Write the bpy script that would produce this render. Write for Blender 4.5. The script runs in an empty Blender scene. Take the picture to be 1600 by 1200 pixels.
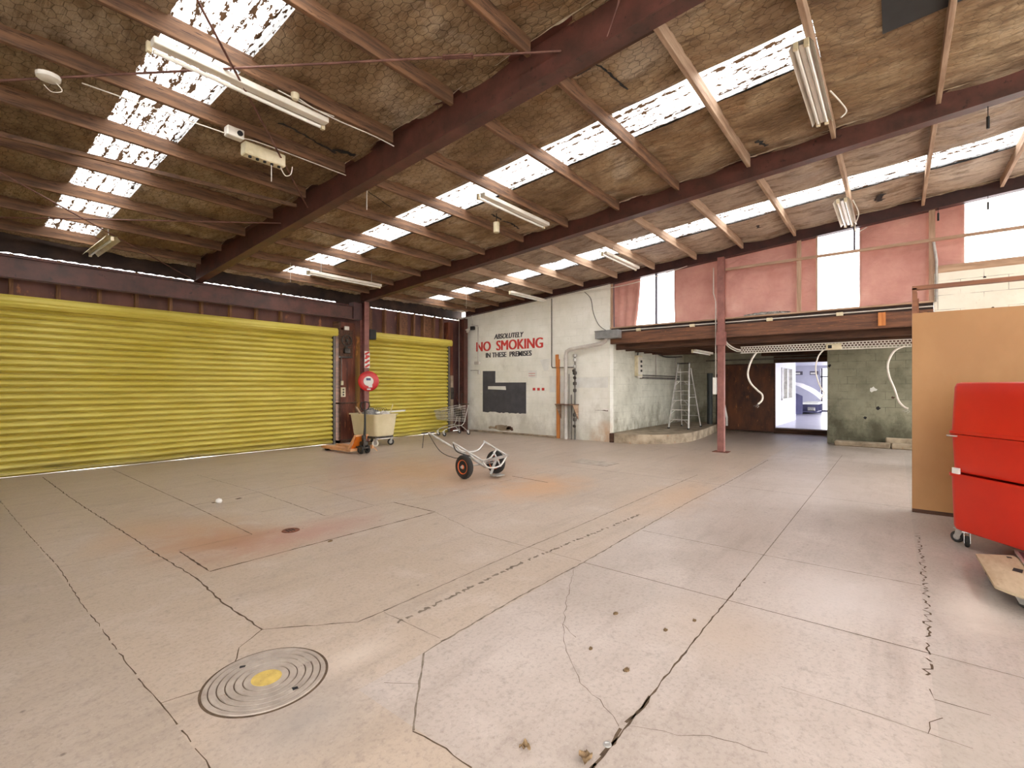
import bpy, math, random
from mathutils import Matrix, Vector, noise
S = bpy.context.scene
COL = S.collection
R = math.radians
random.seed(7)

# ------------------------------------------------------------------ camera
HC = 1.55                       # camera height
AZ = R(38.66)                   # azimuth of the view direction from +X
cam_d = bpy.data.cameras.new('camera')
cam_d.sensor_width = 36.0
cam_d.lens = 749.0 / 1600 * 36
cam_d.shift_y = 3.0 / 1600
cam_d.clip_end = 200
cam = bpy.data.objects.new('camera', cam_d)
cam.location = (0, 0, HC)
cam.rotation_euler = (R(90), 0, AZ - R(90))
COL.objects.link(cam)
S.camera = cam

# ------------------------------------------------------------------ sky
W = bpy.data.worlds.new('overcast_sky')
S.world = W
W.use_nodes = True
bgn = W.node_tree.nodes['Background']
bgn.inputs[0].default_value = (1.0, 0.98, 0.95, 1)
bgn.inputs[1].default_value = 1.0
S.view_settings.view_transform = 'Standard'
S.view_settings.look = 'None'
S.view_settings.exposure = 3.55
S.view_settings.gamma = 1.0
S.view_settings.use_curve_mapping = False
S.cycles.max_bounces = 10
S.cycles.diffuse_bounces = 6
S.cycles.transparent_max_bounces = 12
S.cycles.sample_clamp_indirect = 8.0
S.cycles.caustics_reflective = False
S.cycles.caustics_refractive = False

def lamp(name, loc, rot, sx, sy, power, color=(1, 1, 1)):
    d = bpy.data.lights.new(name, 'AREA')
    d.shape = 'RECTANGLE'; d.size = sx; d.size_y = sy
    d.energy = power; d.color = color
    o = bpy.data.objects.new(name, d)
    o.location = loc; o.rotation_euler = rot
    COL.objects.link(o)
    return o
#LAMPS#

# ------------------------------------------------------------------ helpers
def srgb(c):
    out = []
    for v in c[:3]:
        v = v / 255.0
        out.append(v / 12.92 if v <= 0.04045 else ((v + 0.055) / 1.055) ** 2.4)
    return (out[0], out[1], out[2], 1.0)

MATS = {}
class NT:
    """small node-building helper"""
    def __init__(s, name):
        s.m = bpy.data.materials.new(name); s.m.use_nodes = True
        s.t = s.m.node_tree; s.n = s.t.nodes; s.l = s.t.links
        s.b = s.n['Principled BSDF']; s.out = s.n['Material Output']
        s.tc = s.n.new('ShaderNodeTexCoord')
    def link(s, a, b): s.l.new(a, b)
    def _in(s, sock, v):
        if v is None: return
        if hasattr(v, 'is_output'): s.l.new(v, sock)
        else: sock.default_value = v
    def math(s, op, a, b=None, c=None, clamp=False):
        n = s.n.new('ShaderNodeMath'); n.operation = op; n.use_clamp = clamp
        for i, v in enumerate((a, b, c)): s._in(n.inputs[i], v)
        return n.outputs[0]
    def vmath(s, op, a, b=None, c=None):
        n = s.n.new('ShaderNodeVectorMath'); n.operation = op
        for i, v in enumerate((a, b, c)): s._in(n.inputs[i], v)
        return n.outputs['Value'] if op in ('DOT_PRODUCT', 'LENGTH', 'DISTANCE') else n.outputs[0]
    def map(s, scale=(1, 1, 1), rot=(0, 0, 0), loc=(0, 0, 0), src=None):
        n = s.n.new('ShaderNodeMapping')
        s.l.new(src or s.tc.outputs['Object'], n.inputs[0])
        n.inputs['Location'].default_value = loc
        n.inputs['Rotation'].default_value = rot
        n.inputs['Scale'].default_value = scale
        return n.outputs[0]
    def noise(s, scale, vec=None, detail=6, rough=0.6, dist=0.0):
        n = s.n.new('ShaderNodeTexNoise')
        s.l.new(vec or s.tc.outputs['Object'], n.inputs['Vector'])
        n.inputs['Scale'].default_value = scale; n.inputs['Detail'].default_value = detail
        n.inputs['Roughness'].default_value = rough; n.inputs['Distortion'].default_value = dist
        return n.outputs['Fac']
    def voro(s, scale, vec=None, feature='F1'):
        n = s.n.new('ShaderNodeTexVoronoi'); n.feature = feature
        s.l.new(vec or s.tc.outputs['Object'], n.inputs['Vector'])
        n.inputs['Scale'].default_value = scale
        return n.outputs['Distance']
    def ramp(s, f, stops, interp='LINEAR'):
        n = s.n.new('ShaderNodeValToRGB'); s._in(n.inputs[0], f)
        cr = n.color_ramp; cr.interpolation = interp
        while len(cr.elements) < len(stops): cr.elements.new(0.5)
        for e, (p, c) in zip(cr.elements, stops):
            e.position = p
            e.color = c if len(c) == 4 else (c[0], c[1], c[2], 1)
        return n.outputs[0]
    def step(s, f, lo, hi):
        return s.ramp(f, [(lo, (0, 0, 0)), (hi, (1, 1, 1))])
    def mix(s, f, a, b, mode='MIX'):
        n = s.n.new('ShaderNodeMix'); n.data_type = 'RGBA'; n.blend_type = mode
        s._in(n.inputs[0], f)
        ia = [i for i in n.inputs if i.type == 'RGBA']
        s._in(ia[0], a); s._in(ia[1], b)
        return [o for o in n.outputs if o.type == 'RGBA'][0]
    def sep(s, vec=None):
        n = s.n.new('ShaderNodeSeparateXYZ')
        s.l.new(vec or s.tc.outputs['Object'], n.inputs[0])
        return n.outputs
    def comb(s, x, y, z=0.0):
        n = s.n.new('ShaderNodeCombineXYZ')
        for i, v in enumerate((x, y, z)): s._in(n.inputs[i], v)
        return n.outputs[0]
    def bump(s, h, strength=0.3, dist=0.01, normal=None):
        n = s.n.new('ShaderNodeBump'); n.inputs['Strength'].default_value = strength
        n.inputs['Distance'].default_value = dist
        s._in(n.inputs['Height'], h)
        if normal: s.l.new(normal, n.inputs['Normal'])
        s.l.new(n.outputs[0], s.b.inputs['Normal'])
        return n.outputs[0]
    def blob(s, x, y, rx, ry, soft=0.5, wob=None):
        """0..1 soft stain centred at world-like object coords"""
        p = s.sep()
        dx = s.math('DIVIDE', s.math('SUBTRACT', p[0], x), rx)
        dy = s.math('DIVIDE', s.math('SUBTRACT', p[1], y), ry)
        d = s.math('SQRT', s.math('ADD', s.math('MULTIPLY', dx, dx), s.math('MULTIPLY', dy, dy)))
        if wob is not None: d = s.math('ADD', d, s.math('MULTIPLY', s.math('SUBTRACT', wob, 0.5), 1.2))
        return s.math('SUBTRACT', 1.0, s.step(d, 1 - soft if soft < 1 else 0.0, 1.0))

def mat(name, c1, c2=None, scale=6.0, rough=0.6, metal=0.0, bump=0.0, stretch=(1, 1, 1), spots=None, spot_amt=0.6, spec=0.5, detail=6, trans=0.0):
    if name in MATS: return MATS[name]
    g = NT(name)
    v = g.map(scale=stretch)
    f = g.noise(scale, v, detail)
    a = srgb(c1); b = srgb(c2) if c2 else srgb([x * 0.85 for x in c1])
    col = g.ramp(f, [(0.35, b), (0.65, a)])
    if spots:
        f2 = g.noise(scale * 2.7, g.map(scale=stretch, loc=(3.1, 7.7, 1.3)), 5, 0.7)
        col = g.mix(g.step(f2, spot_amt, spot_amt + 0.08), col, srgb(spots))
    g.link(col, g.b.inputs['Base Color'])
    g.b.inputs['Roughness'].default_value = rough
    g.b.inputs['Metallic'].default_value = metal
    g.b.inputs['Specular IOR Level'].default_value = spec
    if bump: g.bump(f, bump, 0.01)
    MATS[name] = g.m
    return g.m

class MB:
    """collects shapes into one mesh"""
    def __init__(s, xf=None):
        s.v = []; s.f = []; s.mi = []; s.xf = xf or Matrix.Identity(4); s.slot = 0
    def add(s, vs, fs, xf=None):
        m = s.xf @ xf if xf is not None else s.xf
        o = len(s.v)
        s.v += [m @ Vector(p) for p in vs]
        for q in fs:
            s.f.append(tuple(o + i for i in q)); s.mi.append(s.slot)
        return s
    def box(s, x0, x1, y0, y1, z0, z1, xf=None, bev=0.0):
        x0, x1 = min(x0, x1), max(x0, x1); y0, y1 = min(y0, y1), max(y0, y1); z0, z1 = min(z0, z1), max(z0, z1)
        b = min(bev, (x1 - x0) * .45, (y1 - y0) * .45, (z1 - z0) * .45)
        if b <= 0:
            vs = [(x, y, z) for z in (z0, z1) for y in (y0, y1) for x in (x0, x1)]
            fs = [(0, 2, 3, 1), (4, 5, 7, 6), (0, 1, 5, 4), (2, 6, 7, 3), (0, 4, 6, 2), (1, 3, 7, 5)]
            return s.add(vs, fs, xf)
        vs = []; idx = {}
        for ix, (X, sx) in enumerate(((x0, 1), (x1, -1))):
            for iy, (Y, sy) in enumerate(((y0, 1), (y1, -1))):
                for iz, (Z, sz) in enumerate(((z0, 1), (z1, -1))):
                    for ax in range(3):
                        p = [X + sx * b, Y + sy * b, Z + sz * b]
                        p[ax] = (X, Y, Z)[ax]
                        idx[(ix, iy, iz, ax)] = len(vs); vs.append(tuple(p))
        fs = []
        for i in (0, 1):
            q = [idx[(i, 0, 0, 0)], idx[(i, 1, 0, 0)], idx[(i, 1, 1, 0)], idx[(i, 0, 1, 0)]]
            fs.append(tuple(q if i else q[::-1]))
            q = [idx[(0, i, 0, 1)], idx[(1, i, 0, 1)], idx[(1, i, 1, 1)], idx[(0, i, 1, 1)]]
            fs.append(tuple(q[::-1] if i else q))
            q = [idx[(0, 0, i, 2)], idx[(1, 0, i, 2)], idx[(1, 1, i, 2)], idx[(0, 1, i, 2)]]
            fs.append(tuple(q if i else q[::-1]))
        for i in (0, 1):
            for j in (0, 1):
                fs.append((idx[(i, j, 0, 0)], idx[(i, j, 0, 1)], idx[(i, j, 1, 1)], idx[(i, j, 1, 0)]))
                fs.append((idx[(i, 0, j, 0)], idx[(i, 0, j, 2)], idx[(i, 1, j, 2)], idx[(i, 1, j, 0)]))
                fs.append((idx[(0, i, j, 1)], idx[(0, i, j, 2)], idx[(1, i, j, 2)], idx[(1, i, j, 1)]))
        for i in (0, 1):
            for j in (0, 1):
                for k in (0, 1):
                    fs.append((idx[(i, j, k, 0)], idx[(i, j, k, 1)], idx[(i, j, k, 2)]))
        return s.add(vs, fs, xf)
    def bar(s, a, b, w, h, up=(0, 0, 1), bev=0.0):
        """box beam from a to b, w across, h along up"""
        a = Vector(a); b = Vector(b); d = b - a; L = d.length; d = d.normalized()
        u = Vector(up); side = d.cross(u)
        if side.length < 1e-4: side = d.cross(Vector((1, 0, 0)))
        side.normalize(); u = side.cross(d).normalized()
        m = Matrix((( d.x, side.x, u.x, a.x), (d.y, side.y, u.y, a.y), (d.z, side.z, u.z, a.z), (0, 0, 0, 1)))
        return s.box(0, L, -w / 2, w / 2, -h / 2, h / 2, m, bev)
    def tube(s, pts, r, n=8, closed=False, caps=True):
        pts = [Vector(p) for p in pts]
        rs = r if isinstance(r, (list, tuple)) else [r] * len(pts)
        N = len(pts); vs = []; fs = []
        t0 = (pts[1] - pts[0]).normalized()
        ref = Vector((0, 0, 1)) if abs(t0.z) < 0.9 else Vector((1, 0, 0))
        u = t0.cross(ref).normalized()
        for i, p in enumerate(pts):
            if closed: t = (pts[(i + 1) % N] - pts[i - 1])
            elif i == 0: t = pts[1] - pts[0]
            elif i == N - 1: t = pts[-1] - pts[-2]
            else: t = (pts[i + 1] - p).normalized() + (p - pts[i - 1]).normalized()
            if t.length < 1e-9: t = t0
            t.normalize()
            u = (u - t * u.dot(t))
            if u.length < 1e-6: u = t.cross(Vector((0.3, 0.9, 0.2)))
            u.normalize(); w = t.cross(u)
            for k in range(n):
                an = 2 * math.pi * k / n
                vs.append(p + (u * math.cos(an) + w * math.sin(an)) * rs[i])
        for i in range(N if closed else N - 1):
            j = (i + 1) % N
            for k in range(n):
                k2 = (k + 1) % n
                fs.append((i * n + k, i * n + k2, j * n + k2, j * n + k))
        if caps and not closed:
            fs.append(tuple(range(n))[::-1]); fs.append(tuple((N - 1) * n + k for k in range(n)))
        return s.add(vs, fs)
    def cyl(s, a, b, r, n=16, r2=None):
        return s.tube([a, b], [r, r if r2 is None else r2], n)
    def lathe(s, prof, n=24, xf=None):
        """profile of (r, z) turned about z"""
        vs = []; fs = []
        for (r, z) in prof:
            for k in range(n):
                a = 2 * math.pi * k / n
                vs.append((r * math.cos(a), r * math.sin(a), z))
        for i in range(len(prof) - 1):
            for k in range(n):
                k2 = (k + 1) % n
                fs.append((i * n + k, i * n + k2, (i + 1) * n + k2, (i + 1) * n + k))
        if prof[0][0] > 1e-5: fs.append(tuple(range(n))[::-1])
        if prof[-1][0] > 1e-5: fs.append(tuple((len(prof) - 1) * n + k for k in range(n)))
        return s.add(vs, fs, xf)
    def prism(s, poly, z0, z1, xf=None):
        n = len(poly)
        vs = [(p[0], p[1], z0) for p in poly] + [(p[0], p[1], z1) for p in poly]
        fs = [tuple(range(n))[::-1], tuple(range(n, 2 * n))] + [(i, (i + 1) % n, n + (i + 1) % n, n + i) for i in range(n)]
        return s.add(vs, fs, xf)
    def grid(s, fn, nu, nv, thick=0.0):
        vs = [fn(i / nu, j / nv) for i in range(nu + 1) for j in range(nv + 1)]
        fs = [(i * (nv + 1) + j, (i + 1) * (nv + 1) + j, (i + 1) * (nv + 1) + j + 1, i * (nv + 1) + j + 1) for i in range(nu) for j in range(nv)]
        return s.add(vs, fs)

def axis_xf(o, d):
    """matrix whose z runs along d, at o"""
    d = Vector(d).normalized()
    q = Vector((0, 0, 1)).rotation_difference(d)
    return Matrix.Translation(Vector(o)) @ q.to_matrix().to_4x4()

def obj(name, mb, m, parent=None, label=None, cat=None, group=None, kind=None, smooth=35, origin=None):
    me = bpy.data.meshes.new(name)
    vs = mb.v
    if parent is None:
        if origin is None:
            xs = [p.x for p in vs]; ys = [p.y for p in vs]; zs = [p.z for p in vs]
            origin = ((min(xs) + max(xs)) / 2, (min(ys) + max(ys)) / 2, min(zs))
        o3 = Vector(origin); vs = [p - o3 for p in vs]
    me.from_pydata([tuple(p) for p in vs], [], mb.f)
    for mm in (m if isinstance(m, (list, tuple)) else [m]): me.materials.append(mm)
    if any(mb.mi): me.polygons.foreach_set('material_index', mb.mi)
    if smooth:
        me.polygons.foreach_set('use_smooth', [True] * len(me.polygons))
        me.set_sharp_from_angle(angle=R(smooth))
    me.update()
    o = bpy.data.objects.new(name, me); COL.objects.link(o)
    if parent is not None: o.parent = parent
    else: o.location = origin
    tag(o, label, cat, group, kind)
    return o

def tag(o, label=None, cat=None, group=None, kind=None):
    if label: o['label'] = label
    if cat: o['category'] = cat
    if group: o['group'] = group
    if kind: o['kind'] = kind
    return o

def thing(name, label, cat, loc=(0, 0, 0), rz=0.0, group=None):
    o = bpy.data.objects.new(name, None); o.empty_display_size = 0.2
    o.location = loc; o.rotation_euler = (0, 0, rz)
    COL.objects.link(o)
    return tag(o, label, cat, group)

def struct(name, mb, m, parent=None, label=None, smooth=35, origin=(0, 0, 0)):
    return obj(name, mb, m, parent, label, kind=None if parent else 'structure', smooth=smooth, origin=origin)

def catenary(a, b, sag, n=12):
    a = Vector(a); b = Vector(b)
    return [a.lerp(b, i / n) - Vector((0, 0, sag * 4 * (i / n) * (1 - i / n))) for i in range(n + 1)]

def smooth_path(pts, n=6):
    """Catmull-Rom through pts"""
    P = [Vector(p) for p in pts]; P = [P[0]] + P + [P[-1]]; out = []
    for i in range(1, len(P) - 2):
        for k in range(n):
            t = k / n
            out.append(0.5 * ((2 * P[i]) + (P[i + 1] - P[i - 1]) * t + (2 * P[i - 1] - 5 * P[i] + 4 * P[i + 1] - P[i + 2]) * t * t
                              + (3 * P[i] - P[i - 1] - 3 * P[i + 1] + P[i + 2]) * t ** 3))
    out.append(P[-2]); return out

# roof geometry: rises towards -Y
YW = 11.76; SL = 0.0775
def rz(y, z0): return z0 + (YW - y) * SL
def xy(px, py, z=0.0):
    """floor point seen at photo pixel"""
    dx = (px - 800) / 749.0; dz = (603 - py) / 749.0
    fx, fy = math.cos(AZ), math.sin(AZ)
    d = (z - HC) / dz
    return (d * (fx + dx * fy), d * (fy - dx * fx))

# ------------------------------------------------------------------ materials
def floor_mat():
    g = NT('worn_concrete')
    big = g.noise(0.45, detail=5, rough=0.55); mid = g.noise(2.2, detail=8, rough=0.65, dist=0.4); fine = g.noise(38, detail=6, rough=0.75)
    p = g.sep()
    base = g.ramp(big, [(0.32, srgb((146, 137, 130))), (0.5, srgb((160, 151, 145))), (0.68, srgb((172, 164, 160)))])
    # older browner slabs on the roller-door side, greyer newer slab on the other
    brown = g.math('MULTIPLY', g.step(g.math('ADD', p[1], g.math('MULTIPLY', mid, 0.02)), 0.0, 1.0), 1.0)
    yz = g.math('GREATER_THAN', p[1], 2.14)
    xz = g.math('LESS_THAN', p[0], 1.42)
    old = g.math('MAXIMUM', yz, xz)
    base = g.mix(g.math('MULTIPLY', old, 0.55), base, srgb((162, 146, 128)))
    xl = g.math('LESS_THAN', p[0], 0.75)
    base = g.mix(g.math('MULTIPLY', xl, 0.35), base, srgb((136, 127, 119)))  # older near slabs; colour also darkened to imitate the dimmer foreground light
    rt = g.math('LESS_THAN', p[1], -0.15)
    base = g.mix(g.math('MULTIPLY', rt, 0.4), base, srgb((138, 134, 128)))
    # mottling, drag marks
    base = g.mix(g.math('MULTIPLY', g.step(mid, 0.5, 0.72), 0.35), base, srgb((188, 181, 177)))
    base = g.mix(g.math('MULTIPLY', g.step(g.noise(1.6, g.map(scale=(0.35, 2.2, 1), loc=(4, 2, 0)), 7, 0.7), 0.52, 0.7), 0.42), base, srgb((126, 115, 107)))
    base = g.mix(g.math('MULTIPLY', g.step(g.noise(7, g.map(loc=(9, 1, 0)), 8, 0.8), 0.54, 0.66), 0.4), base, srgb((118, 107, 100)))
    base = g.mix(g.math('MULTIPLY', g.step(fine, 0.5, 0.68), 0.42), base, srgb((96, 87, 81)))
    base = g.mix(g.math('MULTIPLY', g.step(g.noise(60, g.map(loc=(2, 5, 0)), 3, 0.6), 0.62, 0.72), 0.2), base, srgb((205, 199, 193)))
    # stains
    def st(x, y, rx, ry, c, amt, soft=0.85):
        nonlocal base
        base = g.mix(g.math('MULTIPLY', g.blob(x, y, rx, ry, soft, mid), amt), base, srgb(c))
    st(5.9, 6.6, 2.2, 2.4, (176, 134, 94), 0.5)
    st(6.0, 4.3, 1.3, 0.8, (184, 140, 96), 0.6)
    st(6.6, 2.4, 1.6, 0.6, (182, 146, 106), 0.35)
    st(1.95, 5.2, 0.75, 0.9, (146, 104, 82), 0.7)
    st(2.6, 4.85, 1.0, 0.5, (150, 108, 98), 0.6)
    st(1.7, 6.0, 0.8, 1.0, (160, 126, 102), 0.5)
    st(3.2, 0.9, 0.6, 0.5, (160, 145, 130), 0.5)
    st(1.15, 2.15, 0.5, 0.35, (130, 126, 124), 0.6)
    st(1.62, 2.42, 0.3, 0.14, (200, 192, 184), 0.35)
    st(4.3, 0.35, 0.8, 0.7, (186, 180, 180), 0.45)
    st(4.6, -0.42, 0.7, 0.22, (196, 190, 183), 0.6)
    st(2.9, -0.3, 0.9, 0.3, (146, 138, 128), 0.5)
    st(14.5, 3.2, 2.5, 1.5, (150, 140, 134), 0.5)
    st(9.0, 0.8, 2.6, 1.0, (182, 175, 172), 0.4)
    st(1.1, 0.9, 0.5, 0.5, (120, 112, 104), 0.4)
    # small pits and droppings
    sp = g.math('SUBTRACT', 1.0, g.step(g.voro(3.4), 0.018, 0.05))
    base = g.mix(g.math('MULTIPLY', sp, 0.75), base, srgb((84, 74, 66)))
    sp2 = g.math('SUBTRACT', 1.0, g.step(g.voro(11, g.map(loc=(3, 3, 0))), 0.02, 0.07))
    base = g.mix(g.math('MULTIPLY', sp2, g.math('MULTIPLY', g.step(big, 0.42, 0.6), 0.6)), base, srgb((110, 98, 90)))
    base = g.vmath('MULTIPLY', base, (1.27, 1.22, 1.19))
    g.link(base, g.b.inputs['Base Color'])
    g.link(g.math('ADD', 0.3, g.math('MULTIPLY', mid, 0.3)), g.b.inputs['Roughness'])
    g.b.inputs['Specular IOR Level'].default_value = 0.5
    g.bump(g.math('ADD', fine, g.math('MULTIPLY', mid, 1.5)), 0.3, 0.004)
    return g.m

def hex_edge(g, p, shift=(500, 866.0, 0)):
    """distance to the nearest edge of a hexagonal net, p already in cells"""
    r = (1, 1.7320508, 1); h = (0.5, 0.8660254, 0.5)
    p = g.vmath('ADD', p, shift)
    a = g.vmath('SUBTRACT', g.vmath('MODULO', p, r), h)
    b = g.vmath('SUBTRACT', g.vmath('MODULO', g.vmath('ADD', p, h), r), h)
    a = g.vmath('MULTIPLY', a, (1, 1, 0)); b = g.vmath('MULTIPLY', b, (1, 1, 0))
    f = g.math('LESS_THAN', g.vmath('DOT_PRODUCT', a, a), g.vmath('DOT_PRODUCT', b, b))
    n = g.n.new('ShaderNodeMix'); n.data_type = 'VECTOR'
    g.link(f, n.inputs[0])
    iv = [i for i in n.inputs if i.type == 'VECTOR']
    g.link(b, iv[-2]); g.link(a, iv[-1])
    v = g.vmath('ABSOLUTE', [o for o in n.outputs if o.type == 'VECTOR'][0])
    q = g.math('MAXIMUM', g.vmath('DOT_PRODUCT', v, (0.5, 0.8660254, 0)), g.sep(v)[0])
    return g.math('SUBTRACT', 0.5, q)

def insulation_mat():
    """stained foil-backed building paper held up by hexagonal chicken wire"""
    g = NT('wire_netted_insulation')
    p = g.sep()
    wob = g.noise(2.5, detail=3)
    w3 = g.comb(g.math('MULTIPLY', g.math('SUBTRACT', wob, 0.5), 0.25), g.math('MULTIPLY', g.math('SUBTRACT', g.noise(2.1, g.map(loc=(7, 7, 7)), 3), 0.5), 0.25), 0)
    pp = g.vmath('ADD', g.vmath('MULTIPLY', g.tc.outputs['Object'], (10.5, 9.0, 0)), g.vmath('MULTIPLY', w3, (6, 6, 0)))
    e = hex_edge(g, pp)
    wire = g.math('SUBTRACT', 1.0, g.step(e, 0.018, 0.045))
    pillow = g.step(e, 0.0, 0.35)
    n1 = g.noise(0.8, detail=7, rough=0.62, dist=0.6)
    n2 = g.noise(4.0, g.map(scale=(1.6, 0.5, 1)), 7, 0.65)
    wr = g.noise(3.0, g.map(scale=(7.0, 1.3, 1), loc=(2, 2, 2)), 7, 0.68, 1.4)      # wrinkles running up the slope
    base = g.ramp(n1, [(0.3, srgb((124, 98, 70))), (0.44, srgb((170, 142, 108))), (0.56, srgb((198, 174, 140))), (0.68, srgb((224, 208, 184)))])
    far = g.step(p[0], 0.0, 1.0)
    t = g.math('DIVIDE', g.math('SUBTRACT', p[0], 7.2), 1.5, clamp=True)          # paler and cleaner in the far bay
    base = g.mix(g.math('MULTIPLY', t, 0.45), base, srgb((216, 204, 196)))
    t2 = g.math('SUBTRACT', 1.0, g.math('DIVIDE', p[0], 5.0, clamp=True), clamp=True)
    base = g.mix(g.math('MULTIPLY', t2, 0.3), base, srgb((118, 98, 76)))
    base = g.mix(g.math('MULTIPLY', g.step(n2, 0.5, 0.62), 0.55), base, srgb((104, 76, 50)))
    base = g.mix(g.math('MULTIPLY', g.step(wr, 0.52, 0.66), 0.5), base, srgb((92, 70, 52)))  # crease shade painted into the colour along the wrinkles
    rust = g.noise(1.3, g.map(loc=(5, 9, 1)), 6, 0.7)
    base = g.mix(g.math('MULTIPLY', g.step(rust, 0.52, 0.68), 0.35), base, srgb((150, 104, 58)))
    vis = g.math('SUBTRACT', 1.0, g.math('DIVIDE', g.math('SUBTRACT', p[0], 3.6), 5.0, clamp=True), clamp=True)
    vis = g.math('MULTIPLY', g.math('ADD', 0.12, g.math('MULTIPLY', vis, 0.75)), g.math('ADD', 0.5, g.math('MULTIPLY', n2, 0.6)))
    base = g.mix(g.math('MULTIPLY', wire, vis), base, srgb((62, 46, 32)))
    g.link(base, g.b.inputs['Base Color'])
    g.b.inputs['Roughness'].default_value = 0.62
    g.b.inputs['Specular IOR Level'].default_value = 0.3
    h = g.math('ADD', g.math('MULTIPLY', pillow, 0.22), g.math('MULTIPLY', wr, 1.2))
    h = g.math('ADD', h, g.math('MULTIPLY', n2, 1.0))
    g.bump(h, 0.95, 0.05)
    return g.m

def rooflight_mat():
    """white translucent corrugated sheet with leaf litter lying along the valleys"""
    g = NT('dirty_translucent_sheet')
    p = g.sep()
    litter = g.noise(20, g.map(scale=(1.7, 0.42, 1)), 4, 0.72)
    s_ = g.math('ABSOLUTE', g.math('SINE', g.math('MULTIPLY', p[0], math.pi / 0.153)))
    valley = g.math('SUBTRACT', 1.0, g.step(s_, 0.12, 0.75))
    patch = g.noise(1.1, g.map(loc=(4, 4, 0)), 4, 0.6)
    th = g.math('ADD', litter, g.math('MULTIPLY', valley, 0.115))
    th = g.math('ADD', th, g.math('MULTIPLY', g.math('SUBTRACT', patch, 0.5), 0.25))
    near = g.math('SUBTRACT', 1.0, g.math('DIVIDE', p[0], 8.0, clamp=True))
    th = g.math('ADD', th, g.math('MULTIPLY', near, 0.05))
    line = g.math('MULTIPLY', g.math('SUBTRACT', 1.0, g.step(g.math('ABSOLUTE', g.math('SINE', g.math('MULTIPLY', p[0], math.pi / 0.153))), 0.03, 0.10)), g.step(g.noise(3.0, g.map(scale=(3, 0.8, 1), loc=(1, 8, 0)), 4), 0.46, 0.5))
    th = g.math('ADD', th, g.math('MULTIPLY', line, 0.2))
    d = g.step(th, 0.595, 0.612)
    blob = g.math('SUBTRACT', 1.0, g.step(g.voro(4.2, g.map(scale=(1.3, 0.8, 1))), 0.05, 0.09))
    d = g.math('MAXIMUM', d, g.math('MULTIPLY', blob, 0.9))
    tr = g.n.new('ShaderNodeBsdfTranslucent'); tr.inputs[0].default_value = (0.72, 0.72, 0.72, 1)
    tp = g.n.new('ShaderNodeBsdfTransparent'); tp.inputs[0].default_value = (0.66, 0.66, 0.67, 1)
    df = g.n.new('ShaderNodeBsdfDiffuse'); df.inputs[0].default_value = (0.8, 0.8, 0.8, 1)
    m1 = g.n.new('ShaderNodeMixShader'); m1.inputs[0].default_value = 0.5
    g.link(tr.outputs[0], m1.inputs[1]); g.link(tp.outputs[0], m1.inputs[2])
    dirt = g.n.new('ShaderNodeBsdfDiffuse'); dirt.inputs[0].default_value = srgb((88, 66, 48))
    dt = g.n.new('ShaderNodeBsdfTransparent'); dt.inputs[0].default_value = srgb((120, 96, 76))
    m2 = g.n.new('ShaderNodeMixShader'); m2.inputs[0].default_value = 0.04
    g.link(dirt.outputs[0], m2.inputs[1]); g.link(dt.outputs[0], m2.inputs[2])
    m3 = g.n.new('ShaderNodeMixShader')
    g.link(d, m3.inputs[0]); g.link(m1.outputs[0], m3.inputs[1]); g.link(m2.outputs[0], m3.inputs[2])
    g.link(m3.outputs[0], g.out.inputs[0])
    return g.m

def pane_mat():
    g = NT('hazy_clear_pane')
    tr = g.n.new('ShaderNodeBsdfTranslucent'); tr.inputs[0].default_value = (0.95, 0.96, 0.98, 1)
    tp = g.n.new('ShaderNodeBsdfTransparent'); tp.inputs[0].default_value = (0.97, 0.98, 1, 1)
    m1 = g.n.new('ShaderNodeMixShader'); m1.inputs[0].default_value = 0.75
    g.link(tr.outputs[0], m1.inputs[1]); g.link(tp.outputs[0], m1.inputs[2])
    g.link(m1.outputs[0], g.out.inputs[0])
    return g.m

def fabric_mat():
    g = NT('faded_pink_cloth')
    f = g.noise(1.4, detail=6); f2 = g.noise(60, detail=2)
    col = g.ramp(f, [(0.3, srgb((190, 138, 130))), (0.55, srgb((208, 162, 152))), (0.75, srgb((220, 184, 174)))])
    g.link(col, g.b.inputs['Base Color']); g.b.inputs['Roughness'].default_value = 0.9
    tr = g.n.new('ShaderNodeBsdfTranslucent'); g.link(col, tr.inputs[0])
    m = g.n.new('ShaderNodeMixShader'); m.inputs[0].default_value = 0.12
    g.link(g.b.outputs[0], m.inputs[1]); g.link(tr.outputs[0], m.inputs[2]); g.link(m.outputs[0], g.out.inputs[0])
    fold = g.noise(2.2, g.map(scale=(1, 1.0, 1.8), rot=(0.5, 0, 0)), 6, 0.55, 1.0)
    g.bump(g.math('ADD', fold, g.math('MULTIPLY', f2, 0.05)), 0.6, 0.06)
    return g.m

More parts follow.
